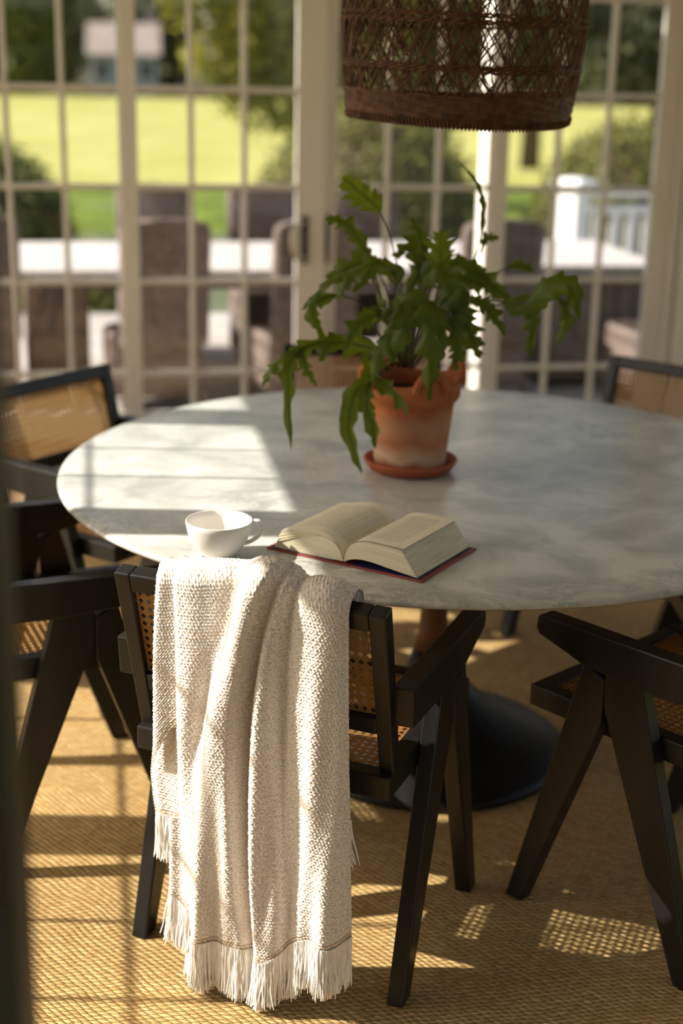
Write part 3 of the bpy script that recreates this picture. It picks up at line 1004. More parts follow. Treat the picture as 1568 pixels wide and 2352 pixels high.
def sheet(name, XL, XR, ZT, ZB, Y, foldf, parent, step=0.00165, over=False, edge_in=0.012):
    """A hanging sheet; over=True carries it across the top rail and down behind it."""
    zt_all = 0.86
    nc = max(8, int((np.max(XR(np.linspace(0, .86, 20))) - np.min(XL(np.linspace(0, .86, 20)))) / step))
    U = np.linspace(0, 1, nc)
    if over:
        # rows: down the far side, over the rail, then down the near side
        nb, na, nf = int(0.13 / step), int(0.085 / step), int(0.76 / step)
        rows = []
        zz = np.full(nc, 0.80)
        for _ in range(4):
            xt = XL(zz) + (XR(zz) - XL(zz)) * U
            zz = ZT(xt) - 0.036
        zt = ZT(xt)
        hem = ZB(xt)
        P = np.zeros((nb + na + nf, nc, 3))
        S = np.zeros((nb + na + nf, nc))
        r0 = 0.036
        zr = zt - r0
        for i in range(nb):
            t = i / nb
            P[i, :, 0] = xt
            P[i, :, 1] = -0.236 - 0.034 * t
            P[i, :, 2] = 0.69 + (zr - 0.69) * t
            S[i] = -0.085 - (1 - t) * 0.13
        for i in range(na):
            a = PI * i / na
            yc = -0.302
            P[nb + i, :, 0] = xt
            P[nb + i, :, 1] = yc + 0.032 * math.cos(a) - (0.0 if a < PI / 2 else (-Y - 0.334) * (-math.cos(a)))
            P[nb + i, :, 2] = zr + r0 * math.sin(a)
            S[nb + i] = -0.085 * (1 - i / na)
        for i in range(nf):
            t = i / (nf - 1)
            # find hem under the column's own x at the bottom
            Z = zr + (hem - zr) * t
            X = XL(Z) + (XR(Z) - XL(Z)) * U
            hem2 = ZB(X)
            Z = zr + (hem2 - zr) * t
            P[nb + na + i, :, 0] = XL(Z) + (XR(Z) - XL(Z)) * U
            P[nb + na + i, :, 1] = Y
            P[nb + na + i, :, 2] = Z
            S[nb + na + i] = (zr - Z)
        # folds fade in over the rail
        w = np.zeros(nb + na + nf)
        w[nb:nb + na] = np.clip((np.arange(na) / na - 0.15) / 0.6, 0, 1)
        w[nb + na:] = 1
        F = foldf(P[:, :, 0], np.minimum(P[:, :, 2], 0.86))
        wr = w[:, None]
        ang = np.zeros(nb + na + nf)
        ang[nb:nb + na] = np.clip(np.arange(na) / na, 0, 1)
        ang[nb + na:] = 1
        P[:, :, 1] -= F * wr * ang[:, None]
        P[:, :, 2] += F * wr * (1 - ang[:, None]) * 1.2
    else:
        zs_t, zs_b = ZT, ZB
        nr = int(0.6 / step)
        P = np.zeros((nr, nc, 3))
        S = np.zeros((nr, nc))
        for i in range(nr):
            t = i / (nr - 1)
            x0 = XL(np.full(nc, 0.4)) + (XR(np.full(nc, 0.4)) - XL(np.full(nc, 0.4))) * U
            Z = zs_t(x0) + (zs_b(x0) - zs_t(x0)) * t
            P[i, :, 0] = XL(Z) + (XR(Z) - XL(Z)) * U
            P[i, :, 1] = Y
            P[i, :, 2] = Z
            S[i] = 0.85 - Z
        P[:, :, 1] -= foldf(P[:, :, 0], P[:, :, 2])
    # rolled side edges
    wU = (P[:, -1, 0] - P[:, 0, 0])[:, None]
    dl = U[None, :] * wU
    dr = (1 - U[None, :]) * wU
    P[:, :, 1] += 0.016 * (np.exp(-(dl / edge_in) ** 2) + np.exp(-(dr / edge_in) ** 2))
    # relief along the surface normal
    du = np.gradient(P, axis=1)
    dv = np.gradient(P, axis=0)
    n = np.cross(du, dv)
    n /= np.linalg.norm(n, axis=2, keepdims=True) + 1e-12
    if n[-1, nc // 2, 1] > 0:
        n = -n
    Xa = np.cumsum(np.linalg.norm(du, axis=2), axis=1)
    Xc = np.broadcast_to((Xa[len(Xa) // 2])[None, :], Xa.shape)
    P = P + n * (weave(Xc, S) + 0.0012 * np.sin(Xc * 900 + S * 300) * np.sin(S * 700))[:, :, None]
    hb = S[-1][None, :] - S
    uv = np.stack([Xc, hb], -1)
    me = grid_mesh(name, P, uv)
    return link(name, me, M['throw'], parent), P


main, PM = sheet('draped_cloth', MAIN_L, MAIN_R, TOPZ, HEM, -0.338, folds, TH, over=True)


def fringe(P_edge, z_end, parent, n, spread=0.004, seed=1, name='fringe', sag=0.0):
    g = np.random.default_rng(seed)
    mb = MB()
    k = len(P_edge)
    for i in range(n):
        t = (i + g.uniform(0, 1)) / n * (k - 1)
        j = int(t)
        p = P_edge[j] + (P_edge[min(j + 1, k - 1)] - P_edge[j]) * (t - j)
        clump = math.sin(i * 0.21) * 0.6 + math.sin(i * 0.083 + 1) * 0.8
        ln = max(0.02, p[2] - z_end(p[0]) + g.normal(0, 0.004) + 0.004 * clump)
        dx, dy = g.normal(0, spread) + 0.003 * math.sin(i * 0.16) + sag * g.uniform(0.2, 1), g.normal(0, 0.004) - 0.002
        pts = []
        for s in np.linspace(0, 1, 6):
            pts.append((p[0] + dx * s ** 1.5 + 0.0012 * math.sin(s * 9 + i), p[1] + dy * s + 0.0012 * math.cos(s * 8 + i * 2.1), p[2] + 0.006 - (ln + 0.006) * s))
        mb.tube(pts, [0.0013, 0.0014, 0.0014, 0.0014, 0.0012, 0.0008], 4, True, False)
    o = mb.build(name, M['fringe'], parent)
    o['kind'] = 'stuff'
    return o


fringe(PM[-1], lambda x: float(FRG(x)) + 0.004, TH, 900, seed=3)

# the lower layer that shows behind it: left strip with turned edge, left corner and right corner fringe
LF_L = sl([(-0.158, 0.84), (-0.166, 0.80), (-0.172, 0.739), (-0.178, 0.655), (-0.181, 0.51), (-0.184, 0.42)])
LF_R = sl([(-0.095, 0.86), (-0.095, 0.1)])
left_fold, _ = sheet('turned_edge', LF_L, LF_R, lambda x: TOPZ(x) - 0.001, lut([(-0.19, 0.425), (-0.185, 0.43), (-0.138, 0.522), (-0.09, 0.56)], 0), -0.3335, lambda X, Z: 0.006 * gau(X, -0.160, 0.012, 0.02), TH, edge_in=0.010, over=True)
RL_L = sl([(-0.178, 0.60), (-0.192, 0.499), (-0.200, 0.41), (-0.196, 0.36), (-0.190, 0.32)], 8)
RL_R = sl([(0.186, 0.60), (0.196, 0.45), (0.200, 0.38), (0.203, 0.33)])
rear, PR = sheet('lower_layer', RL_L, RL_R, lambda x: 0.60 + 0 * x, lut([(-0.20, 0.325), (-0.15, 0.332), (0.20, 0.40)], 0), -0.314, lambda X, Z: 0.005 * np.sin(X * 60 + Z * 6), TH, step=0.0022)
k = PR.shape[1]
fringe(PR[-1][:k // 5], lambda x: 0.245, TH, 150, seed=5)
fringe(PR[-1][k - k // 7:], lambda x: 0.318, TH, 60, seed=6, sag=0.022)
C_L = sl([(-0.150, 0.35), (-0.153, 0.18)])
C_R = sl([(-0.09, 0.35), (-0.095, 0.15)])
corner, PC = sheet('corner_layer', C_L, C_R, lambda x: 0.345 + 0 * x, lut([(-0.155, 0.186), (-0.112, 0.163), (-0.09, 0.158)], 0), -0.332, lambda X, Z: 0.004 * np.sin(X * 110), TH, step=0.0022, edge_in=0.006)
fringe(PC[-1], lambda x: float(np.interp(x, [-0.17, -0.1], [0.098, 0.076])), TH, 170, seed=8, sag=-0.012)

# ------------------------------------------------------------------ cup
TT = 0.7505
cup = empty('coffee_cup', (-0.236, 2.615, TT), R(12))
tag(cup, 'white ceramic cup standing near the table edge beside the book', 'cup')
prof = [(0, 0.004), (0.024, 0.004), (0.027, 0.0), (0.031, 0.001), (0.034, 0.006), (0.045, 0.017), (0.054, 0.031), (0.060, 0.047), (0.0632, 0.062), (0.0645, 0.0715), (0.0636, 0.0730), (0.0622, 0.0722), (0.0605, 0.060), (0.0572, 0.047), (0.0512, 0.032), (0.042, 0.020), (0.030, 0.011), (0, 0.009)]
MB().lathe(prof, 72).build('bowl', M['ceramic'], cup)
hp = bez([(0.0595, 0, 0.059), (0.067, 0, 0.066), (0.077, 0, 0.0665), (0.083, 0, 0.060), (0.083, 0, 0.048), (0.076, 0, 0.036), (0.064, 0, 0.0275), (0.049, 0, 0.022)], 40)
hm = MB()
vs_, fs_ = [], []
for i, p in enumerate(hp):
    t = hp[min(i + 1, 39)] - hp[max(i - 1, 0)]
    t /= np.linalg.norm(t)
    nn = np.array([-t[2], 0, t[0]])
    for g in range(12):
        a = 2 * PI * g / 12
        vs_.append(tuple(p + nn * 0.0036 * math.cos(a) + np.array([0, 1, 0]) * 0.0075 * math.sin(a)))
for i in range(39):
    for g in range(12):
        fs_.append((i * 12 + g, i * 12 + (g + 1) % 12, (i + 1) * 12 + (g + 1) % 12, (i + 1) * 12 + g))
hm.add(vs_, fs_, True)
hm.build('handle', M['ceramic'], cup)

# ------------------------------------------------------------------ book
bdir = Vector((0.1513 + 0.1466, 2.4828 - 2.6613, 0))
book = empty('open_book', (0.0024, 2.5720, TT), math.atan2(bdir.y, bdir.x))
tag(book, 'thick open hardcover book with cream pages and dark red cover', 'book')
HW, HT, SP = 0.174, 0.230, 0.020
cv = MB()
cv.box(-HW, -SP, 0, HT, 0.0, 0.0035, 0.001)
cv.box(SP, HW, 0, HT, 0.0, 0.0035, 0.001)
cv.box(-SP - 0.0005, SP + 0.0005, 0, HT, 0.0002, 0.0028)
cv.build('cover', M['book_red'], book)
MB().box(-HW + 0.008, -SP, 0.004, HT - 0.004, 0.0035, 0.0046).box(SP, HW - 0.008, 0.004, HT - 0.004, 0.0035, 0.0046).build('cover_lining', M['navy'], book)


def strip_mesh(name, prof, y0, y1, mt, parent, ny=2):
    """Sweep an open profile (x,z) along y, with a 0..1 UV over it."""
    pr = np.array(prof)
    d = np.r_[0, np.cumsum(np.hypot(*np.diff(pr, axis=0).T))]
    d /= d[-1]
    ys = np.linspace(y0, y1, ny)
    P = np.zeros((ny, len(pr), 3))
    uv = np.zeros((ny, len(pr), 2))
    for i, y in enumerate(ys):
        P[i, :, 0], P[i, :, 1], P[i, :, 2] = pr[:, 0], y, pr[:, 1]
        uv[i, :, 0], uv[i, :, 1] = d, (y - y0) / (y1 - y0)
    me = grid_mesh(name, P, uv)
    return link(name, me, mt, parent)


def curve2(pts, n):
    return bez([(a, b, 0) for a, b in pts], n)[:, :2]


Y0, Y1 = 0.006, HT - 0.006
# left pages: a hump rising from the gutter, then falling to the fore edge
Ltop = curve2([(0.000, 0.0085), (-0.010, 0.034), (-0.028, 0.050), (-0.055, 0.0575), (-0.090, 0.0540), (-0.120, 0.047), (-0.142, 0.042)], 40)
Lbot = curve2([(-0.002, 0.006), (-0.012, 0.0062), (-0.030, 0.0052), (-0.060, 0.0047), (-0.110, 0.0047), (-0.158, 0.0050)], 40)
Rtop = curve2([(0.000, 0.0085), (0.008, 0.032), (0.022, 0.047), (0.045, 0.0545), (0.080, 0.0545), (0.110, 0.0535), (0.126, 0.0515)], 40)
Rbot = curve2([(0.002, 0.006), (0.012, 0.0115), (0.030, 0.0165), (0.060, 0.0170), (0.105, 0.0115), (0.160, 0.0052)], 40)


def page_block(top, bot, name):
    mb = MB()
    vs, fs = [], []
    n = len(top)
    for y in (Y0, Y1):
        for p in top: vs.append((p[0], y, p[1]))
        for p in bot: vs.append((p[0], y, p[1]))
    for i in range(n - 1):
        for o, flip in ((0, False), (2 * n, True)):
            q = (o + i, o + i + 1, o + n + i + 1, o + n + i)
            fs.append(q[::-1] if flip else q)
        fs.append((i, 2 * n + i, 2 * n + i + 1, i + 1))
        fs.append((n + i, n + i + 1, 3 * n + i + 1, 3 * n + i))
    a, b = n - 1, 2 * n - 1
    fs.append((a, 2 * n + a, 2 * n + b, b))
    mb.add(vs, fs)
    me = mb.mesh(name)
    # uv: y through the thickness, x along
    l = me.uv_layers.new(name='UVMap')
    for lp in me.loops:
        k = lp.vertex_index % (2 * n)
        co = me.vertices[lp.vertex_index].co
        l.data[lp.index].uv = (co.y * 4 + co.x * 2, 0.0 if k >= n else 1.0)
    o = link(name, me, M['page_edge'], book)
    return o


page_block(Ltop, Lbot, 'page_block')
page_block(Rtop, Rbot, 'page_block')
strip_mesh('printed_page', [(p[0], p[1] + 0.0006) for p in Ltop[1:]], Y0, Y1, M['page_text'], book)
strip_mesh('printed_page', [(p[0], p[1] + 0.0006) for p in Rtop[1:]], Y0, Y1, M['page_text'], book)
# loose sheets lifting off each block
for dz, fl, src in ((0.0045, 0.004, Rtop), (0.0016, 0.002, Rtop)):
    strip_mesh('loose_page', [(p[0] + fl * (i / 39) ** 3, p[1] + dz * (i / 39) ** 1.5 + 0.0004) for i, p in enumerate(src)], Y0, Y1 - 0.001, M['page_text'], book)
for k, (dz, cut) in enumerate(((-0.006, 0.004), (-0.012, 0.008), (-0.019, 0.011), (-0.026, 0.014))):
    pr = [(p[0] - cut * (i / 39) ** 2, p[1] + dz * (i / 39) ** 1.4) for i, p in enumerate(Ltop)]
    strip_mesh('loose_page', pr, Y0 - 0.0012 * (k + 1) * 0.5, Y1, M['page'], book)

# ------------------------------------------------------------------ pot, saucer, fern
PX, PY = 0.161, 3.262
sau = MB().lathe([(0, 0.0), (0.088, 0.0), (0.098, 0.006), (0.109, 0.022), (0.1115, 0.028), (0.1085, 0.0305), (0.104, 0.027), (0.094, 0.013), (0.084, 0.009), (0, 0.009)], 72).build('plant_saucer', M['saucer'])
sau.location = (PX, PY, TT)
tag(sau, 'red terracotta saucer under the fern pot', 'saucer')
pot = empty('flower_pot', (PX - 0.002, PY, TT + 0.0092), R(20))
tag(pot, 'weathered terracotta flower pot with looped rim on the marble table', 'pot')
pm = MB()
n = 96
outer = [(0, 0.0), (0.080, 0.0), (0.0835, 0.004), (0.086, 0.03), (0.0925, 0.09), (0.0985, 0.145), (0.1005, 0.160), (0.106, 0.164), (0.111, 0.170), (0.1135, 0.178), (0.1145, 0.200)]
inner = [(0.1055, 0.200), (0.103, 0.17), (0.094, 0.15), (0.0, 0.15)]
vs_, fs_ = [], []
allp = [(r, z, 0) for r, z in outer] + [(0.1150, 0.207, 1), (0.1100, 0.211, 1), (0.1065, 0.207, 1)] + [(r, z, 0) for r, z in inner]
for r, z, w in allp:
    for k in range(n):
        a = 2 * PI * k / n
        dz = 0.016 * (0.5 + 0.5 * math.cos(4 * a)) ** 2 if w else 0
        rr = r + (0.004 * math.cos(4 * a) if w else 0)
        vs_.append((rr * math.cos(a), rr * math.sin(a), z + dz))
for i in range(len(allp) - 1):
    for k in range(n):
        fs_.append((i * n + k, i * n + (k + 1) % n, (i + 1) * n + (k + 1) % n, (i + 1) * n + k))
pm.add(vs_, fs_, True)
pm.build('pot_body', M['terracotta'], pot)
for q in range(4):
    a = PI / 2 * q
    er = Vector((math.cos(a), math.sin(a), 0))
    et = Vector((-math.sin(a), math.cos(a), 0))
    pts = [er * (0.1115 + 0.006 * math.sin(PI * s)) + et * (0.038 * math.cos(PI * s)) + Vector((0, 0, 0.200 + 0.044 * math.sin(PI * s))) for s in np.linspace(0, 1, 22)]
    MB().tube(pts, 0.0085, 10).build('rim_loop', M['terracotta'], pot)
sm = MB()
vs_, fs_ = [(0, 0, 0.172)], []
for i in range(1, 9):
    for k in range(40):
        a = 2 * PI * k / 40
        r = 0.1025 * i / 8
        vs_.append((r * math.cos(a), r * math.sin(a), 0.170 + 0.010 * rng.random() + 0.008 * (1 - i / 8)))
for k in range(40):
    fs_.append((0, 1 + k, 1 + (k + 1) % 40))
for i in range(7):
    for k in range(40):
        fs_.append((1 + i * 40 + k, 1 + (i + 1) * 40 + k, 1 + (i + 1) * 40 + (k + 1) % 40, 1 + i * 40 + (k + 1) % 40))
sm.add(vs_, fs_, True)
sm.build('soil', M['soil'], pot)

FRONDS = [
    (0.60, 0.036, [(0.126, 3.27, 0.998), (0.131, 3.25, 1.144), (0.106, 3.22, 1.266), (0.074, 3.2, 1.353), (0.035, 3.2, 1.39), (-0.014, 3.2, 1.431)]),
    (0.50, 0.020, [(0.111, 3.27, 0.992), (0.087, 3.3, 1.135), (0.054, 3.3, 1.235), (0.003, 3.3, 1.313), (-0.052, 3.3, 1.331)]),
    (0.40, 0.014, [(0.116, 3.27, 0.998), (0.086, 3.25, 1.153), (0.034, 3.22, 1.225), (-0.034, 3.2, 1.202), (-0.077, 3.2, 1.162), (-0.099, 3.2, 1.135)]),
    (0.35, 0.017, [(0.111, 3.27, 0.992), (0.057, 3.25, 1.122), (-0.004, 3.22, 1.166), (-0.058, 3.2, 1.158), (-0.074, 3.2, 1.128), (-0.052, 3.2, 1.079), (-0.036, 3.2, 1.044)]),
    (0.30, 0.021, [(0.1, 3.25, 0.991), (0.038, 3.2, 1.051), (-0.031, 3.15, 1.074), (-0.088, 3.1, 1.067), (-0.12, 3.08, 1.037), (-0.124, 3.07, 0.975), (-0.115, 3.07, 0.842)]),
    (0.30, 0.018, [(-0.031, 3.15, 1.074), (-0.097, 3.1, 1.067), (-0.13, 3.08, 1.051), (-0.163, 3.07, 1.023), (-0.18, 3.07, 0.986)]),
    (0.30, 0.014, [(-0.05, 3.14, 1.072), (-0.093, 3.1, 1.067), (-0.087, 3.08, 1.033), (-0.059, 3.07, 0.989)]),
    (0.20, 0.024, [(0.105, 3.25, 0.991), (0.068, 3.2, 1.046), (0.008, 3.15, 1.07), (-0.036, 3.12, 1.074), (-0.054, 3.1, 1.039)]),
    (0.15, 0.026, [(0.099, 3.22, 1.003), (0.057, 3.15, 1.046), (0.067, 3.1, 1.012), (0.116, 3.09, 0.971), (0.145, 3.09, 0.925)]),
    (0.20, 0.020, [(0.089, 3.22, 0.997), (0.053, 3.13, 0.995), (0.025, 3.1, 0.972), (0.011, 3.08, 0.917), (0.02, 3.08, 0.857), (0.045, 3.08, 0.789)]),
    (0.20, 0.020, [(0.094, 3.22, 0.997), (0.058, 3.12, 0.988), (0.05, 3.1, 0.943), (0.065, 3.09, 0.895), (0.073, 3.09, 0.845)]),
    (0.30, 0.031, [(0.14, 3.25, 1.002), (0.147, 3.15, 1.121), (0.162, 3.1, 1.178), (0.18, 3.05, 1.14), (0.188, 3.04, 1.056), (0.187, 3.06, 0.963)]),
    (0.30, 0.028, [(0.151, 3.25, 0.997), (0.183, 3.18, 1.117), (0.226, 3.12, 1.172), (0.259, 3.1, 1.137), (0.28, 3.1, 1.094), (0.297, 3.1, 1.052)]),
    (0.35, 0.026, [(0.157, 3.27, 0.993), (0.191, 3.25, 1.125), (0.251, 3.22, 1.2), (0.308, 3.2, 1.204), (0.378, 3.2, 1.167)]),
    (0.40, 0.032, [(0.162, 3.27, 0.993), (0.226, 3.25, 1.126), (0.319, 3.2, 1.166), (0.392, 3.15, 1.165), (0.444, 3.12, 1.205), (0.488, 3.1, 1.213), (0.511, 3.1, 1.142)]),
    (0.45, 0.020, [(0.208, 3.25, 1.085), (0.301, 3.2, 1.141), (0.385, 3.17, 1.167), (0.415, 3.15, 1.137), (0.414, 3.15, 1.044)]),
    (0.45, 0.006, [(0.163, 3.3, 0.987), (0.251, 3.33, 1.133), (0.303, 3.35, 1.253), (0.312, 3.35, 1.353), (0.296, 3.35, 1.412), (0.246, 3.35, 1.467)]),
    (0.20, 0.012, [(0.312, 3.35, 1.253), (0.321, 3.34, 1.285), (0.351, 3.33, 1.291)]),
    (0.50, 0.034, [(0.157, 3.27, 0.998), (0.205, 3.25, 1.165), (0.21, 3.22, 1.248), (0.207, 3.2, 1.32)]),
    (0.50, 0.018, [(0.153, 3.3, 0.987), (0.193, 3.3, 1.157), (0.173, 3.3, 1.277), (0.144, 3.3, 1.337)]),
    (0.30, 0.024, [(0.145, 3.25, 1.002), (0.109, 3.2, 1.151), (0.106, 3.17, 1.224), (0.062, 3.15, 1.25), (0.005, 3.14, 1.217), (-0.023, 3.14, 1.168)]),
    (0.30, 0.030, [(0.139, 3.22, 1.003), (0.109, 3.15, 1.121), (0.129, 3.1, 1.178), (0.125, 3.07, 1.116), (0.097, 3.07, 1.043)]),
    (0.30, 0.022, [(0.136, 3.25, 0.997), (0.091, 3.2, 1.112), (0.074, 3.15, 1.159), (0.051, 3.13, 1.106)]),
    (0.40, 0.026, [(0.158, 3.3, 0.987), (0.227, 3.3, 1.188), (0.286, 3.3, 1.219), (0.337, 3.3, 1.19), (0.375, 3.3, 1.146)]),
    (0.60, 0.014, [(0.213, 3.35, 1.088), (0.315, 3.38, 1.178), (0.397, 3.4, 1.218), (0.444, 3.4, 1.207)]),
    (0.45, 0.020, [(0.161, 3.25, 0.998), (0.252, 3.2, 1.144), (0.307, 3.17, 1.16), (0.357, 3.15, 1.098)]),
    (0.30, 0.018, [(0.419, 3.14, 1.177), (0.467, 3.11, 1.183), (0.485, 3.1, 1.147), (0.467, 3.1, 1.09)]),
    (0.35, 0.028, [(0.148, 3.3, 0.992), (0.167, 3.3, 1.177), (0.203, 3.28, 1.24), (0.268, 3.26, 1.205)]),
    (0.35, 0.026, [(0.137, 3.3, 0.992), (0.091, 3.3, 1.175), (0.045, 3.3, 1.229), (-0.015, 3.3, 1.208), (-0.04, 3.3, 1.178)]),
    (0.30, 0.026, [(0.149, 3.22, 1.004), (0.2, 3.15, 1.142), (0.24, 3.12, 1.177), (0.246, 3.1, 1.113)]),
    (0.30, 0.024, [(0.143, 3.3, 0.987), (0.138, 3.3, 1.136), (0.165, 3.3, 1.217), (0.144, 3.3, 1.266), (0.104, 3.3, 1.246)]),
    (0.35, 0.020, [(0.151, 3.3, 0.987), (0.208, 3.33, 1.193), (0.259, 3.35, 1.232), (0.32, 3.35, 1.218)]),
    (0.35, 0.024, [(0.145, 3.24, 1.000), (0.120, 3.17, 1.120), (0.165, 3.10, 1.160), (0.205, 3.06, 1.120), (0.215, 3.05, 1.060)]),
    (0.35, 0.024, [(0.150, 3.25, 1.000), (0.160, 3.20, 1.150), (0.190, 3.16, 1.215), (0.235, 3.14, 1.200), (0.270, 3.13, 1.160)]),
    (0.35, 0.022, [(0.130, 3.24, 1.000), (0.100, 3.18, 1.110), (0.060, 3.12, 1.140), (0.020, 3.09, 1.115), (0.000, 3.08, 1.070)]),
    (0.35, 0.024, [(0.150, 3.29, 0.990), (0.175, 3.28, 1.150), (0.220, 3.24, 1.230), (0.280, 3.20, 1.235), (0.330, 3.18, 1.195)]),
    (0.35, 0.022, [(0.140, 3.28, 0.995), (0.125, 3.27, 1.150), (0.090, 3.22, 1.230), (0.050, 3.19, 1.225), (0.015, 3.18, 1.180)]),
    (0.30, 0.026, [(0.150, 3.22, 1.000), (0.165, 3.14, 1.100), (0.225, 3.09, 1.130), (0.245, 3.07, 1.085), (0.240, 3.07, 1.030)]),
    (0.30, 0.024, [(0.125, 3.23, 1.000), (0.085, 3.15, 1.080), (0.100, 3.09, 1.110), (0.075, 3.07, 1.060), (0.060, 3.07, 1.000)]),
    (0.40, 0.020, [(0.150, 3.30, 0.990), (0.185, 3.32, 1.170), (0.175, 3.33, 1.260), (0.130, 3.33, 1.290)]),
]


fern = empty('potted_fern', (PX, PY, 0.93))
tag(fern, 'leafy green fern with wavy lobed fronds in the terracotta pot', 'plant')


def frond(i, t0, w, pts):
    g = np.random.default_rng(100 + i)
    fo = Vector(fern.location)
    n = 90
    C = bez(pts, n) - np.array(fo)
    Tn = np.gradient(C, axis=0)
    Tn /= np.linalg.norm(Tn, axis=1, keepdims=True) + 1e-9
    # the blade lies roughly across the frond, its face turned up and outwards
    out = C[-1] - C[0]
    nrm = np.array([0.0, -0.85, 0.55]) + 0.25 * g.normal(size=3)
    side = np.cross(Tn, nrm)
    side /= np.linalg.norm(side, axis=1, keepdims=True) + 1e-9
    nn = np.cross(side, Tn)
    s = np.linspace(0, 1, n)
    on = np.clip((s - t0) / (1 - t0), 0, 1)
    env = np.sin(PI * np.clip(on, 0, 1) ** 0.62) ** 0.65 * (on > 0)
    env = np.maximum(env, 0.0)
    big = w > 0.016
    ph = g.uniform(0, 6.28, 8)
    deep = g.uniform(0.40, 0.60) if big else 0.45
    if i == 9:
        deep = 0.16
    wv = w * 1.22
    nl = g.uniform(3.2, 4.6) if big else g.uniform(4.5, 6.5)
    rows = []
    cols = np.array([-1.0, -0.66, -0.33, 0.0, 0.33, 0.66, 1.0])
    for j in range(n):
        hw = []
        for q, sg in enumerate((-1, 1)):
            # uneven lobes: the phase itself wanders along the frond
            th = PI * nl * on[j] + ph[q] + 0.55 * math.sin(5.1 * on[j] + ph[2 + q])
            lobe = abs(math.sin(th)) ** 0.75 * (0.8 + 0.35 * math.sin(3.3 * th + ph[4 + q]))
            fine = 0.09 * math.sin(31 * on[j] + ph[6 + q])
            hw.append(wv * env[j] * max(0.12, 1 - deep + deep * lobe * 1.2 + fine - 0.10))
        r = []
        for c in cols:
            wd = hw[0] if c < 0 else hw[1]
            rip = 0.26 * abs(c) ** 1.5 * math.sin(19 * on[j] + (ph[6] if c < 0 else ph[7])) - 0.30 * c * c
            # lobes sweep forward to the tip
            r.append(C[j] + side[j] * c * wd + nn[j] * wd * rip + Tn[j] * abs(c) * wd * 0.6)
        rows.append(r)
    k0 = int(t0 * n)
    P = np.array(rows)[max(0, k0 - 1):]
    young = i in (0, 18)
    me = grid_mesh('frond', P)
    o = link('frond', me, M['fern_young' if young else 'fern'], fern)
    if young:
        o['label'] = 'pale yellow-green young frond'
    mb = MB()
    kk = range(0, n, 4)
    mb.tube([C[j] - nn[j] * 0.0015 for j in kk], [0.0019 * (1 - 0.65 * j / n) + 0.0004 for j in kk], 6)
    mb.build('stalk', M['stem'], o)


for i, (t0, w, pts) in enumerate(FRONDS):
    frond(i, t0, w, pts)

# ------------------------------------------------------------------ pendant shade
pd = empty('pendant_lamp', (0.2385, 3.28, 1.550))
pd.rotation_euler = (0, R(0.9), 0)
tag(pd, 'woven brown rattan drum pendant lamp hanging over the table', 'lamp')
PH = 0.46


def prad(z):
    return float(np.interp(z, [0, 0.02, 0.10, 0.20, 0.32, 0.40, 0.46], [0.244, 0.248, 0.258, 0.266, 0.262, 0.235, 0.15])) 


def ppt(a, z, dr=0.0):
    wob = 1 + 0.010 * math.sin(3 * a + 0.7) + 0.006 * math.sin(7 * a + z * 9)
    zz = z + 0.006 * math.sin(2 * a + 1.0) * (1 - z / PH)
    r = (prad(z) + dr) * wob
    return (r * math.cos(a), r * math.sin(a), zz)


sm = MB()
g = np.random.default_rng(5)
ns = 158
for sgn in (1, -1):
    for i in range(ns):
        a0 = 2 * PI * (i + g.uniform(-0.35, 0.35)) / ns
        tw = sgn * (1.0 + g.uniform(-0.2, 0.2))
        zs = np.linspace(0.035, PH - 0.005, 26)
        pts = [ppt(a0 + tw * z / PH + 0.05 * math.sin(z * 24 + i), z, sgn * 0.0018) for z in zs]
        sm.tube(pts, 0.00150, 4, True, False)
o = sm.build('woven_strands', M['rattan'], pd)
o['kind'] = 'stuff'
# bands: twisted cane pairs at two heights, the fat coiled rim at the bottom
for zc in (0.111, 0.117, 0.205, 0.218, 0.31):
    for s in (0, 1):
        pts = [ppt(2 * PI * k / 220, zc + 0.0035 * math.sin(k * 0.9 + s * PI), 0.0025 * math.cos(k * 0.9 + s * PI)) for k in range(221)]
        MB().tube(pts, 0.0026, 5).build('cane_band', M['rattan'], pd)
for k in range(13):
    pts = [ppt(2 * PI * q / 160, 0.002 + k * 0.0048 + 0.0009 * math.sin(q * 1.1 + k), 0.0012 * math.sin(q * 0.7 + k * 2)) for q in range(161)]
    MB().tube(pts, 0.0034, 5).build('rim_coil', M['rattan'], pd)
lp = MB()
for i in range(190):
    a = 2 * PI * i / 190
    lp.tube([ppt(a, 0.012, 0.0045), ppt(a + 0.012, -0.001, 0.0045), ppt(a + 0.022, -0.004, 0.0), ppt(a + 0.03, 0.004, -0.004)], 0.0021, 4, True, False)
o = lp.build('rim_wrapping', M['rattan'], pd)
o['kind'] = 'stuff'
MB().tube([(0, 0, 0.40), (0, 0, CEIL - 1.552)], 0.004, 8).build('cord', M['black_wood'], pd)
MB().lathe([(0, 0.46), (0.15, 0.455), (0.155, 0.46), (0.15, 0.465), (0, 0.47)], 32).build('top_disc', M['rattan'], pd)
MB().lathe([(0, 0.35), (0.02, 0.35), (0.022, 0.36), (0.022, 0.44), (0, 0.455)], 20).build('lamp_socket', M['dark_bronze'], pd)

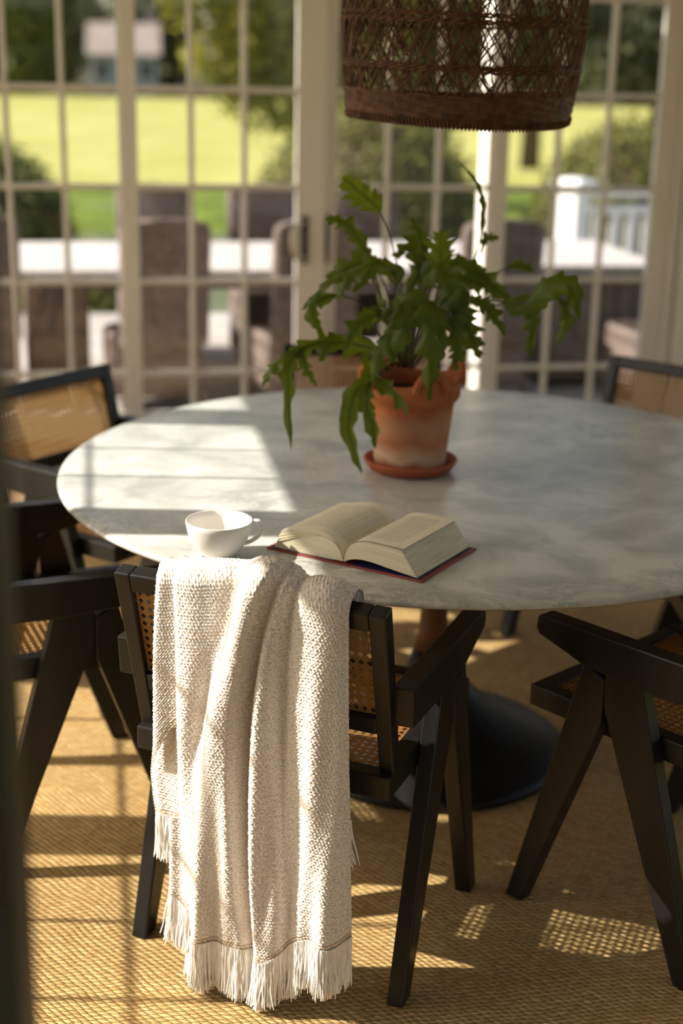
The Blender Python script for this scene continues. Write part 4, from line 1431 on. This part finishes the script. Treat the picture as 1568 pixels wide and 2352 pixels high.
# ------------------------------------------------------------------ terrace outside
DZ = -0.10
struct('deck', MB().box(-4.5, 6.0, VB + 0.09, 10.42, DZ - 0.5, DZ), M['deck'], 'pale stone terrace outside the garden doors', 'terrace')
struct('ground', MB().box(-90, 110, 8.0, 91, -0.75, -0.60).box(-90, -5.2, -20, 8.0, -0.75, -0.60).box(6, 110, -20, 8.0, -0.75, -0.60), M['lawn'], 'bright sunlit lawn running back to the trees', 'lawn', rz=0)
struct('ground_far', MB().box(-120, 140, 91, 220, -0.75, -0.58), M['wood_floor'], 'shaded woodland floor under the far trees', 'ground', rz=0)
struct('planting_bed', MB().box(-14, 16, 10.5, 19.5, -0.62, -0.575, 0.01), M['mulch'], 'grey-green bed between terrace and lawn', 'bed')
struct('lawn_shade_strip', MB().box(-14, 16, 19.5, 27.0, -0.62, -0.575, 0.01), M['lawn_shade_strip'], 'dark green strip of lawn with shade put into its colour', 'bed')  # shade lying on the lawn, painted as a strip of darker green


def rloc(o, u, v, z, rz=0.0):
    o.location = room(u, v, z)
    o.rotation_euler = (0, 0, YAW + rz)
    return o


# long outdoor table
ot = rloc(empty('patio_table'), 0.94, 8.12, DZ)
tag(ot, 'long outdoor dining table with white stone top among wicker chairs', 'table')
MB().box(-1.38, 1.38, -0.62, 0.62, 0.675, 0.72, 0.008).build('table_top', M['white_stone'], ot)
MB().box(-1.25, 1.25, -0.50, 0.50, 0.60, 0.675, 0.01).build('apron', M['wicker'], ot)
for sx in (-1, 1):
    MB().box(sx * 1.15 - 0.17, sx * 1.15 + 0.17, -0.33, 0.33, 0, 0.60, 0.015).build('wicker_pedestal', M['wicker'], ot)
st = rloc(empty('patio_side_table'), 2.80, 8.22, DZ)
tag(st, 'square wicker-sided outdoor table with white top before the railing', 'table')
MB().box(-0.36, 0.36, -0.58, 0.58, 0.675, 0.72, 0.008).build('table_top', M['white_stone'], st)
MB().box(-0.30, 0.30, -0.50, 0.50, 0.06, 0.675, 0.02).build('wicker_base', M['wicker'], st)
for sx in (-1, 1):
    for sy in (-1, 1):
        MB().box(sx * 0.25 - 0.025, sx * 0.25 + 0.025, sy * 0.45 - 0.025, sy * 0.45 + 0.025, 0, 0.06).build('leg', M['dark_bronze'], st)


def ribbed(w, h, d, y0, z0, arch=0.02, lean=0.0, rows=46):
    """A wicker panel: horizontal strands as real ribs around a rounded slab."""
    mb = MB()
    vs, fs = [], []
    ring = []
    for k in range(20):
        a = 2 * PI * k / 20
        ring.append((math.copysign(abs(math.cos(a)) ** 0.35, math.cos(a)), math.copysign(abs(math.sin(a)) ** 0.5, math.sin(a))))
    nr = rows * 3
    for i in range(nr + 1):
        t = i / nr
        rib = 0.006 * abs(math.sin(PI * rows * t)) ** 0.7
        top = 1 - max(0, (t - 0.93) / 0.07) ** 2 * 0.12
        for cx, cy in ring:
            x = cx * (w / 2 * top + rib)
            z = z0 + h * t + (arch * (1 - (cx) ** 2) * t)
            vs.append((x, y0 - lean * t + cy * (d / 2 + rib), z))
    nR = 20
    for i in range(nr):
        for k in range(nR):
            fs.append((i * nR + k, i * nR + (k + 1) % nR, (i + 1) * nR + (k + 1) % nR, (i + 1) * nR + k))
    fs.append(tuple(range(nR))[::-1])
    fs.append(tuple(nr * nR + k for k in range(nR)))
    mb.add(vs, fs, True)
    return mb


def make_wicker():
    r = empty('wicker_dining_chair')
    ribbed(0.45, 0.62, 0.10, -0.23, 0.38, 0.025, 0.06).build('backrest', M['wicker'], r)
    ribbed(0.46, 0.30, 0.50, 0.02, 0.12, 0.0, 0.0, 22).build('seat', M['wicker'], r)
    for sx in (-1, 1):
        MB().box(sx * 0.20 - 0.022, sx * 0.20 + 0.022, -0.245, -0.20, 0, 0.14, 0.004).build('leg', M['wicker'], r)
        MB().box(sx * 0.20 - 0.022, sx * 0.20 + 0.022, 0.20, 0.245, 0, 0.14, 0.004).build('leg', M['wicker'], r)
    return r


WCH = [
    (0.29, 7.44, 12, 'wicker chair, back to the glass, behind the post left of the glass door'),
    (1.05, 7.44, 12, 'wicker chair, back to the glass, just left of the pull handle'),
    (2.03, 7.44, 10, 'wicker chair, back to the glass, behind the fern'),
    (0.37, 8.92, 180, 'wicker chair across the patio table, first from the left'),
    (1.07, 8.92, 180, 'wicker chair across the patio table, middle one'),
    (1.72, 8.92, 180, 'wicker chair across the patio table, last before the railing'),
    (3.05, 7.34, 8, 'tall wicker chair in front of the railing, cut by the right corner'),
    (-0.66, 7.62, 14, 'wicker chair at the far left end of the patio table'),
]
w0 = make_wicker()
for i, (u, v, a, lb) in enumerate(WCH):
    c = w0 if i == 0 else copy_tree(w0)
    rloc(c, u, v, DZ, R(a))
    tag(c, lb, 'chair', 'brown wicker chairs on the terrace')

# railing
rp = rloc(empty('railing_post'), 3.46, 10.16, DZ, R(38))
tag(rp, 'white square railing post with a broad flat cap at the terrace edge', 'post')
MB().box(-0.085, 0.085, -0.085, 0.085, 0, 0.93, 0.004).build('post_shaft', M['white_rail'], rp)
MB().box(-0.115, 0.115, -0.115, 0.115, 0.0, 0.12, 0.01).build('base_trim', M['white_rail'], rp)
MB().box(-0.10, 0.10, -0.10, 0.10, 0.90, 0.945, 0.006).box(-0.125, 0.125, -0.125, 0.125, 0.935, 0.985, 0.012).lathe([(0.112, 0.985), (0.10, 1.0), (0.0, 1.012)], 32).build('post_cap', M['white_rail'], rp)
rl = rloc(empty('terrace_railing'), 3.62, 10.24, DZ, R(4))
tag(rl, 'white terrace railing with square balusters running right from the post', 'railing')
MB().box(0, 2.6, -0.045, 0.045, 0.86, 0.92, 0.008).build('top_rail', M['white_rail'], rl)
MB().box(0, 2.6, -0.03, 0.03, 0.74, 0.80, 0.006).build('middle_rail', M['white_rail'], rl)
MB().box(0, 2.6, -0.03, 0.03, 0.08, 0.14, 0.006).build('bottom_rail', M['white_rail'], rl)
bme = MB().box(-0.035, 0.035, -0.018, 0.018, 0.14, 0.74).mesh('baluster')
for k in range(19):
    b = link('baluster', bme, M['white_rail'], rl)
    b.location = (0.07 + 0.135 * k, 0, 0)
for x in (2.55,):
    MB().box(x, x + 0.1, -0.05, 0.05, 0, 0.92, 0.004).build('end_post', M['white_rail'], rl)


# ------------------------------------------------------------------ garden
def crown(blobs, n, size, seed, droop=0.0, hollow=0.55):
    """Leaves scattered over round masses: each a small bent quad."""
    g = np.random.default_rng(seed)
    B = np.array(blobs, float)
    vol = B[:, 3] ** 2
    pick = g.choice(len(B), n, p=vol / vol.sum())
    d = g.normal(size=(n, 3))
    d /= np.linalg.norm(d, axis=1, keepdims=True)
    rad = B[pick, 3] * (hollow + (1 - hollow) * g.random(n) ** 0.6) * (1 + 0.05 * g.normal(size=n))
    sq = B[pick, 4] if B.shape[1] > 4 else 1.0
    C = B[pick, :3] + d * rad[:, None] * np.stack([np.ones(n), np.ones(n), np.broadcast_to(sq, (n,))], 1)
    C[:, 2] -= droop * g.random(n) ** 2
    nrm = d + 0.7 * g.normal(size=(n, 3))
    nrm /= np.linalg.norm(nrm, axis=1, keepdims=True)
    t = np.cross(nrm, g.normal(size=(n, 3)))
    t /= np.linalg.norm(t, axis=1, keepdims=True) + 1e-9
    b = np.cross(nrm, t)
    s = size * (0.6 + 0.8 * g.random(n))[:, None]
    V = np.stack([C - t * s, C - b * s * 0.45 + nrm * s * 0.1, C + t * s, C + b * s * 0.45 + nrm * s * 0.1], 1)
    return V.reshape(-1, 3), np.arange(4 * n).reshape(-1, 4)


def foliage(name, blobs, n, size, seed, mt, parent, **kw):
    V, F = crown(blobs, n, size, seed, **kw)
    me = bpy.data.meshes.new(name)
    me.vertices.add(len(V))
    me.vertices.foreach_set('co', V.reshape(-1).astype(np.float32))
    me.loops.add(F.size)
    me.loops.foreach_set('vertex_index', F.reshape(-1).astype(np.int32))
    me.polygons.add(len(F))
    me.polygons.foreach_set('loop_start', (np.arange(len(F)) * 4).astype(np.int32))
    me.update(calc_edges=True)
    o = link(name, me, mt, parent)
    o['kind'] = 'stuff'
    return o


def shrub(x, y, w, h, mt, label, seed, n=9000, size=0.05, sq=None):
    r = empty('round_shrub', (x, y, -0.60))
    tag(r, label, 'shrub', 'clipped round shrubs beyond the terrace')
    k = h / (w / 2)
    body = MB()
    body.lathe([(0.02, 0.0)] + [(w / 2 * 0.88 * math.cos(a), max(0.02, h * 0.9 * math.sin(a))) for a in np.linspace(0, PI / 2 - 0.02, 10)], 28)
    core = body.build('inner_branches', M['bark'], r)
    foliage('foliage', [(0, 0, 0.0, w / 2, k)], n, size, seed, mt, r, hollow=0.88)
    return r


shrub(0.22, 17.2, 2.90, 1.84, M['leaf_box'], 'big round clipped shrub behind the pendant and fern', 21, 15000)
shrub(3.24, 17.0, 2.30, 1.66, M['leaf_box'], 'big round clipped shrub behind the white railing post', 22, 15000)
shrub(-4.05, 16.2, 2.0, 1.40, M['leaf_mid'], 'dark round shrub at the left edge of the lawn', 23, 9000)
shrub(5.9, 17.6, 2.3, 1.5, M['leaf_box'], 'round shrub at the right end of the bed', 24, 9000)
shrub(-2.6, 13.2, 1.6, 0.55, M['leaf_mid'], 'low dark shrub before the lawn at the left', 25, 6000)


def tree(x, y, h, blobs, mt, label, seed, n, size, tr=0.2, name='garden_tree', grp='trees around the lawn', **kw):
    r = empty(name, (x, y, -0.60))
    tag(r, label, 'tree', grp)
    tk = MB()
    top = Vector((0.1 * tr, 0, h * 0.8))
    tk.tube([(0, 0, -0.05), (0.02, 0, h * 0.25), (0.3 * tr, 0, h * 0.55), top], [tr, tr * 0.8, tr * 0.6, tr * 0.25], 10)
    for b in blobs[:6]:
        tk.tube([(0.05 * tr, 0, h * 0.45), (b[0] * 0.5, b[1] * 0.5, (h * 0.45 + b[2]) / 2 + 0.1), (b[0], b[1], b[2])], [tr * 0.4, tr * 0.25, tr * 0.08], 6)
    tk.build('trunk', M['bark'], r)
    foliage('foliage', blobs, n, size, seed, mt, r, **kw)
    return r


# the light tree whose branches hang over the lawn
tree(-0.30, 21.0, 4.6, [(-0.9, 0, 3.0, 0.75, 0.8), (-1.6, 0.2, 3.35, 0.85, 0.8), (-0.3, 0.3, 3.2, 0.8, 0.9), (-1.0, -0.3, 3.9, 1.0, 0.8), (-2.3, 0, 3.75, 0.65, 0.8), (0.5, 0.2, 3.4, 0.9, 0.9), (-0.4, 0, 2.45, 0.45, 0.7), (-1.2, -0.1, 2.55, 0.4, 0.5), (0.2, 0, 4.6, 1.3, 0.8), (-0.95, 0, 1.75, 0.36, 0.9), (-1.35, 0.1, 2.05, 0.38, 0.8), (-0.5, 0, 1.75, 0.42, 0.9), (-1.7, 0, 2.4, 0.4, 0.6), (-0.15, 0, 2.1, 0.45, 0.9)], M['leaf_light'], 'light yellow-green tree with branches hanging over the lawn', 31, 11000, 0.085, 0.16, droop=0.35)
tree(1.45, 24.0, 5.6, [(0, 0, 3.6, 1.3, 0.9), (1.2, 0.4, 3.2, 1.0, 0.9), (-0.9, 0, 3.9, 1.1, 0.8), (0.6, 0, 4.8, 1.4, 0.9), (0.7, -0.3, 2.3, 0.8, 0.8), (-0.6, 0, 2.3, 0.9, 0.8), (0.1, 0, 1.8, 0.6, 0.8)], M['leaf_mid'], 'mid green tree seen through the pendant weave', 32, 11000, 0.09, 0.2, droop=0.3)
tree(6.1, 29.0, 7.5, [(0, 0, 3.0, 1.4, 0.75), (-1.0, 0, 2.6, 0.9, 0.7), (0.9, 0.2, 2.9, 1.0, 0.6), (0, 0, 4.3, 1.4, 0.8), (-0.5, 0, 5.6, 1.2, 0.9), (1.8, 0, 3.8, 1.2, 0.7), (-1.6, 0, 3.5, 0.9, 0.6)], M['leaf_dark'], 'dark evergreen tree beyond the white railing', 33, 14000, 0.12, 0.25, droop=0.25)
tree(4.2, 34.0, 7.5, [(0, 0, 4.0, 1.6, 0.8), (-1.1, 0, 3.0, 1.2, 0.8), (1.1, 0.2, 3.0, 1.2, 0.8), (0, 0, 5.6, 1.5, 0.9), (0, 0, 2.2, 1.2, 0.8), (-0.9, 0, 1.9, 0.8, 0.8)], M['leaf_mid'], 'green tree between the pendant and the evergreen', 34, 11000, 0.12, 0.25, droop=0.25)
g = np.random.default_rng(9)
far = [(-34, 94), (-22.5, 94), (-4.0, 94), (7.5, 94), (19, 94), (30.5, 94), (42, 94), (-22.8, 109), (2, 107), (13.5, 107), (25, 107), (36.5, 107), (-17, 124), (-5.5, 124)]
place = ['first', 'second', 'third', 'fourth', 'fifth', 'sixth', 'seventh']
for i, (x, y) in enumerate(far):
    hh = 10 + 3 * g.random()
    bl = [(0, 0, hh * 0.55, 3.4, 1.0), (-2.2, 0, hh * 0.42, 2.5, 0.9), (2.2, 0.4, hh * 0.40, 2.6, 0.9), (0.6, 0, hh * 0.85, 2.7, 1.0), (-1.6, -0.6, hh * 0.2, 2.3, 0.9), (1.6, -0.6, hh * 0.17, 2.2, 0.9), (0, -0.8, hh * 0.10, 2.0, 0.7)]
    rw = 'front row' if i < 7 else 'middle row' if i < 12 else 'rear pair'
    k = i if i < 7 else i - 7 if i < 12 else i - 12
    tree(x, y, hh, bl, M['leaf_dark' if i % 3 != 1 else 'leaf_mid'], 'tall tree closing the lawn, %s of the %s from the left' % (place[k], rw), 50 + i, 6500, 0.42, 0.35, grp='tall trees behind the lawn')

# house across the lawn
hs = empty('far_house', (-15.7, 103.5, -0.60), R(8))
tag(hs, 'pale house with grey-pink roof among the trees across the lawn', 'house')
MB().box(-2.25, 2.25, -2.5, 2.5, 0, 2.6).build('wall', M['house_wall'], hs)
MB().prism([(-3.1, 2.5), (3.1, 2.5), (0, 4.6)], -2.5, 2.5, 'x').build('roof', M['house_roof'], hs)
for x in (-1.5, 0.0, 1.5):
    f = MB().box(x - 0.5, x + 0.5, -2.58, -2.5, 0.9, 2.1).build('window', M['white_rail'], hs)
    MB().box(x - 0.42, x + 0.42, -2.61, -2.58, 0.98, 2.02).build('pane', M['dark_glass'], f)
MB().box(1.6, 2.2, 0.4, 1.0, 3.6, 5.7).build('chimney', M['house_roof'], hs)
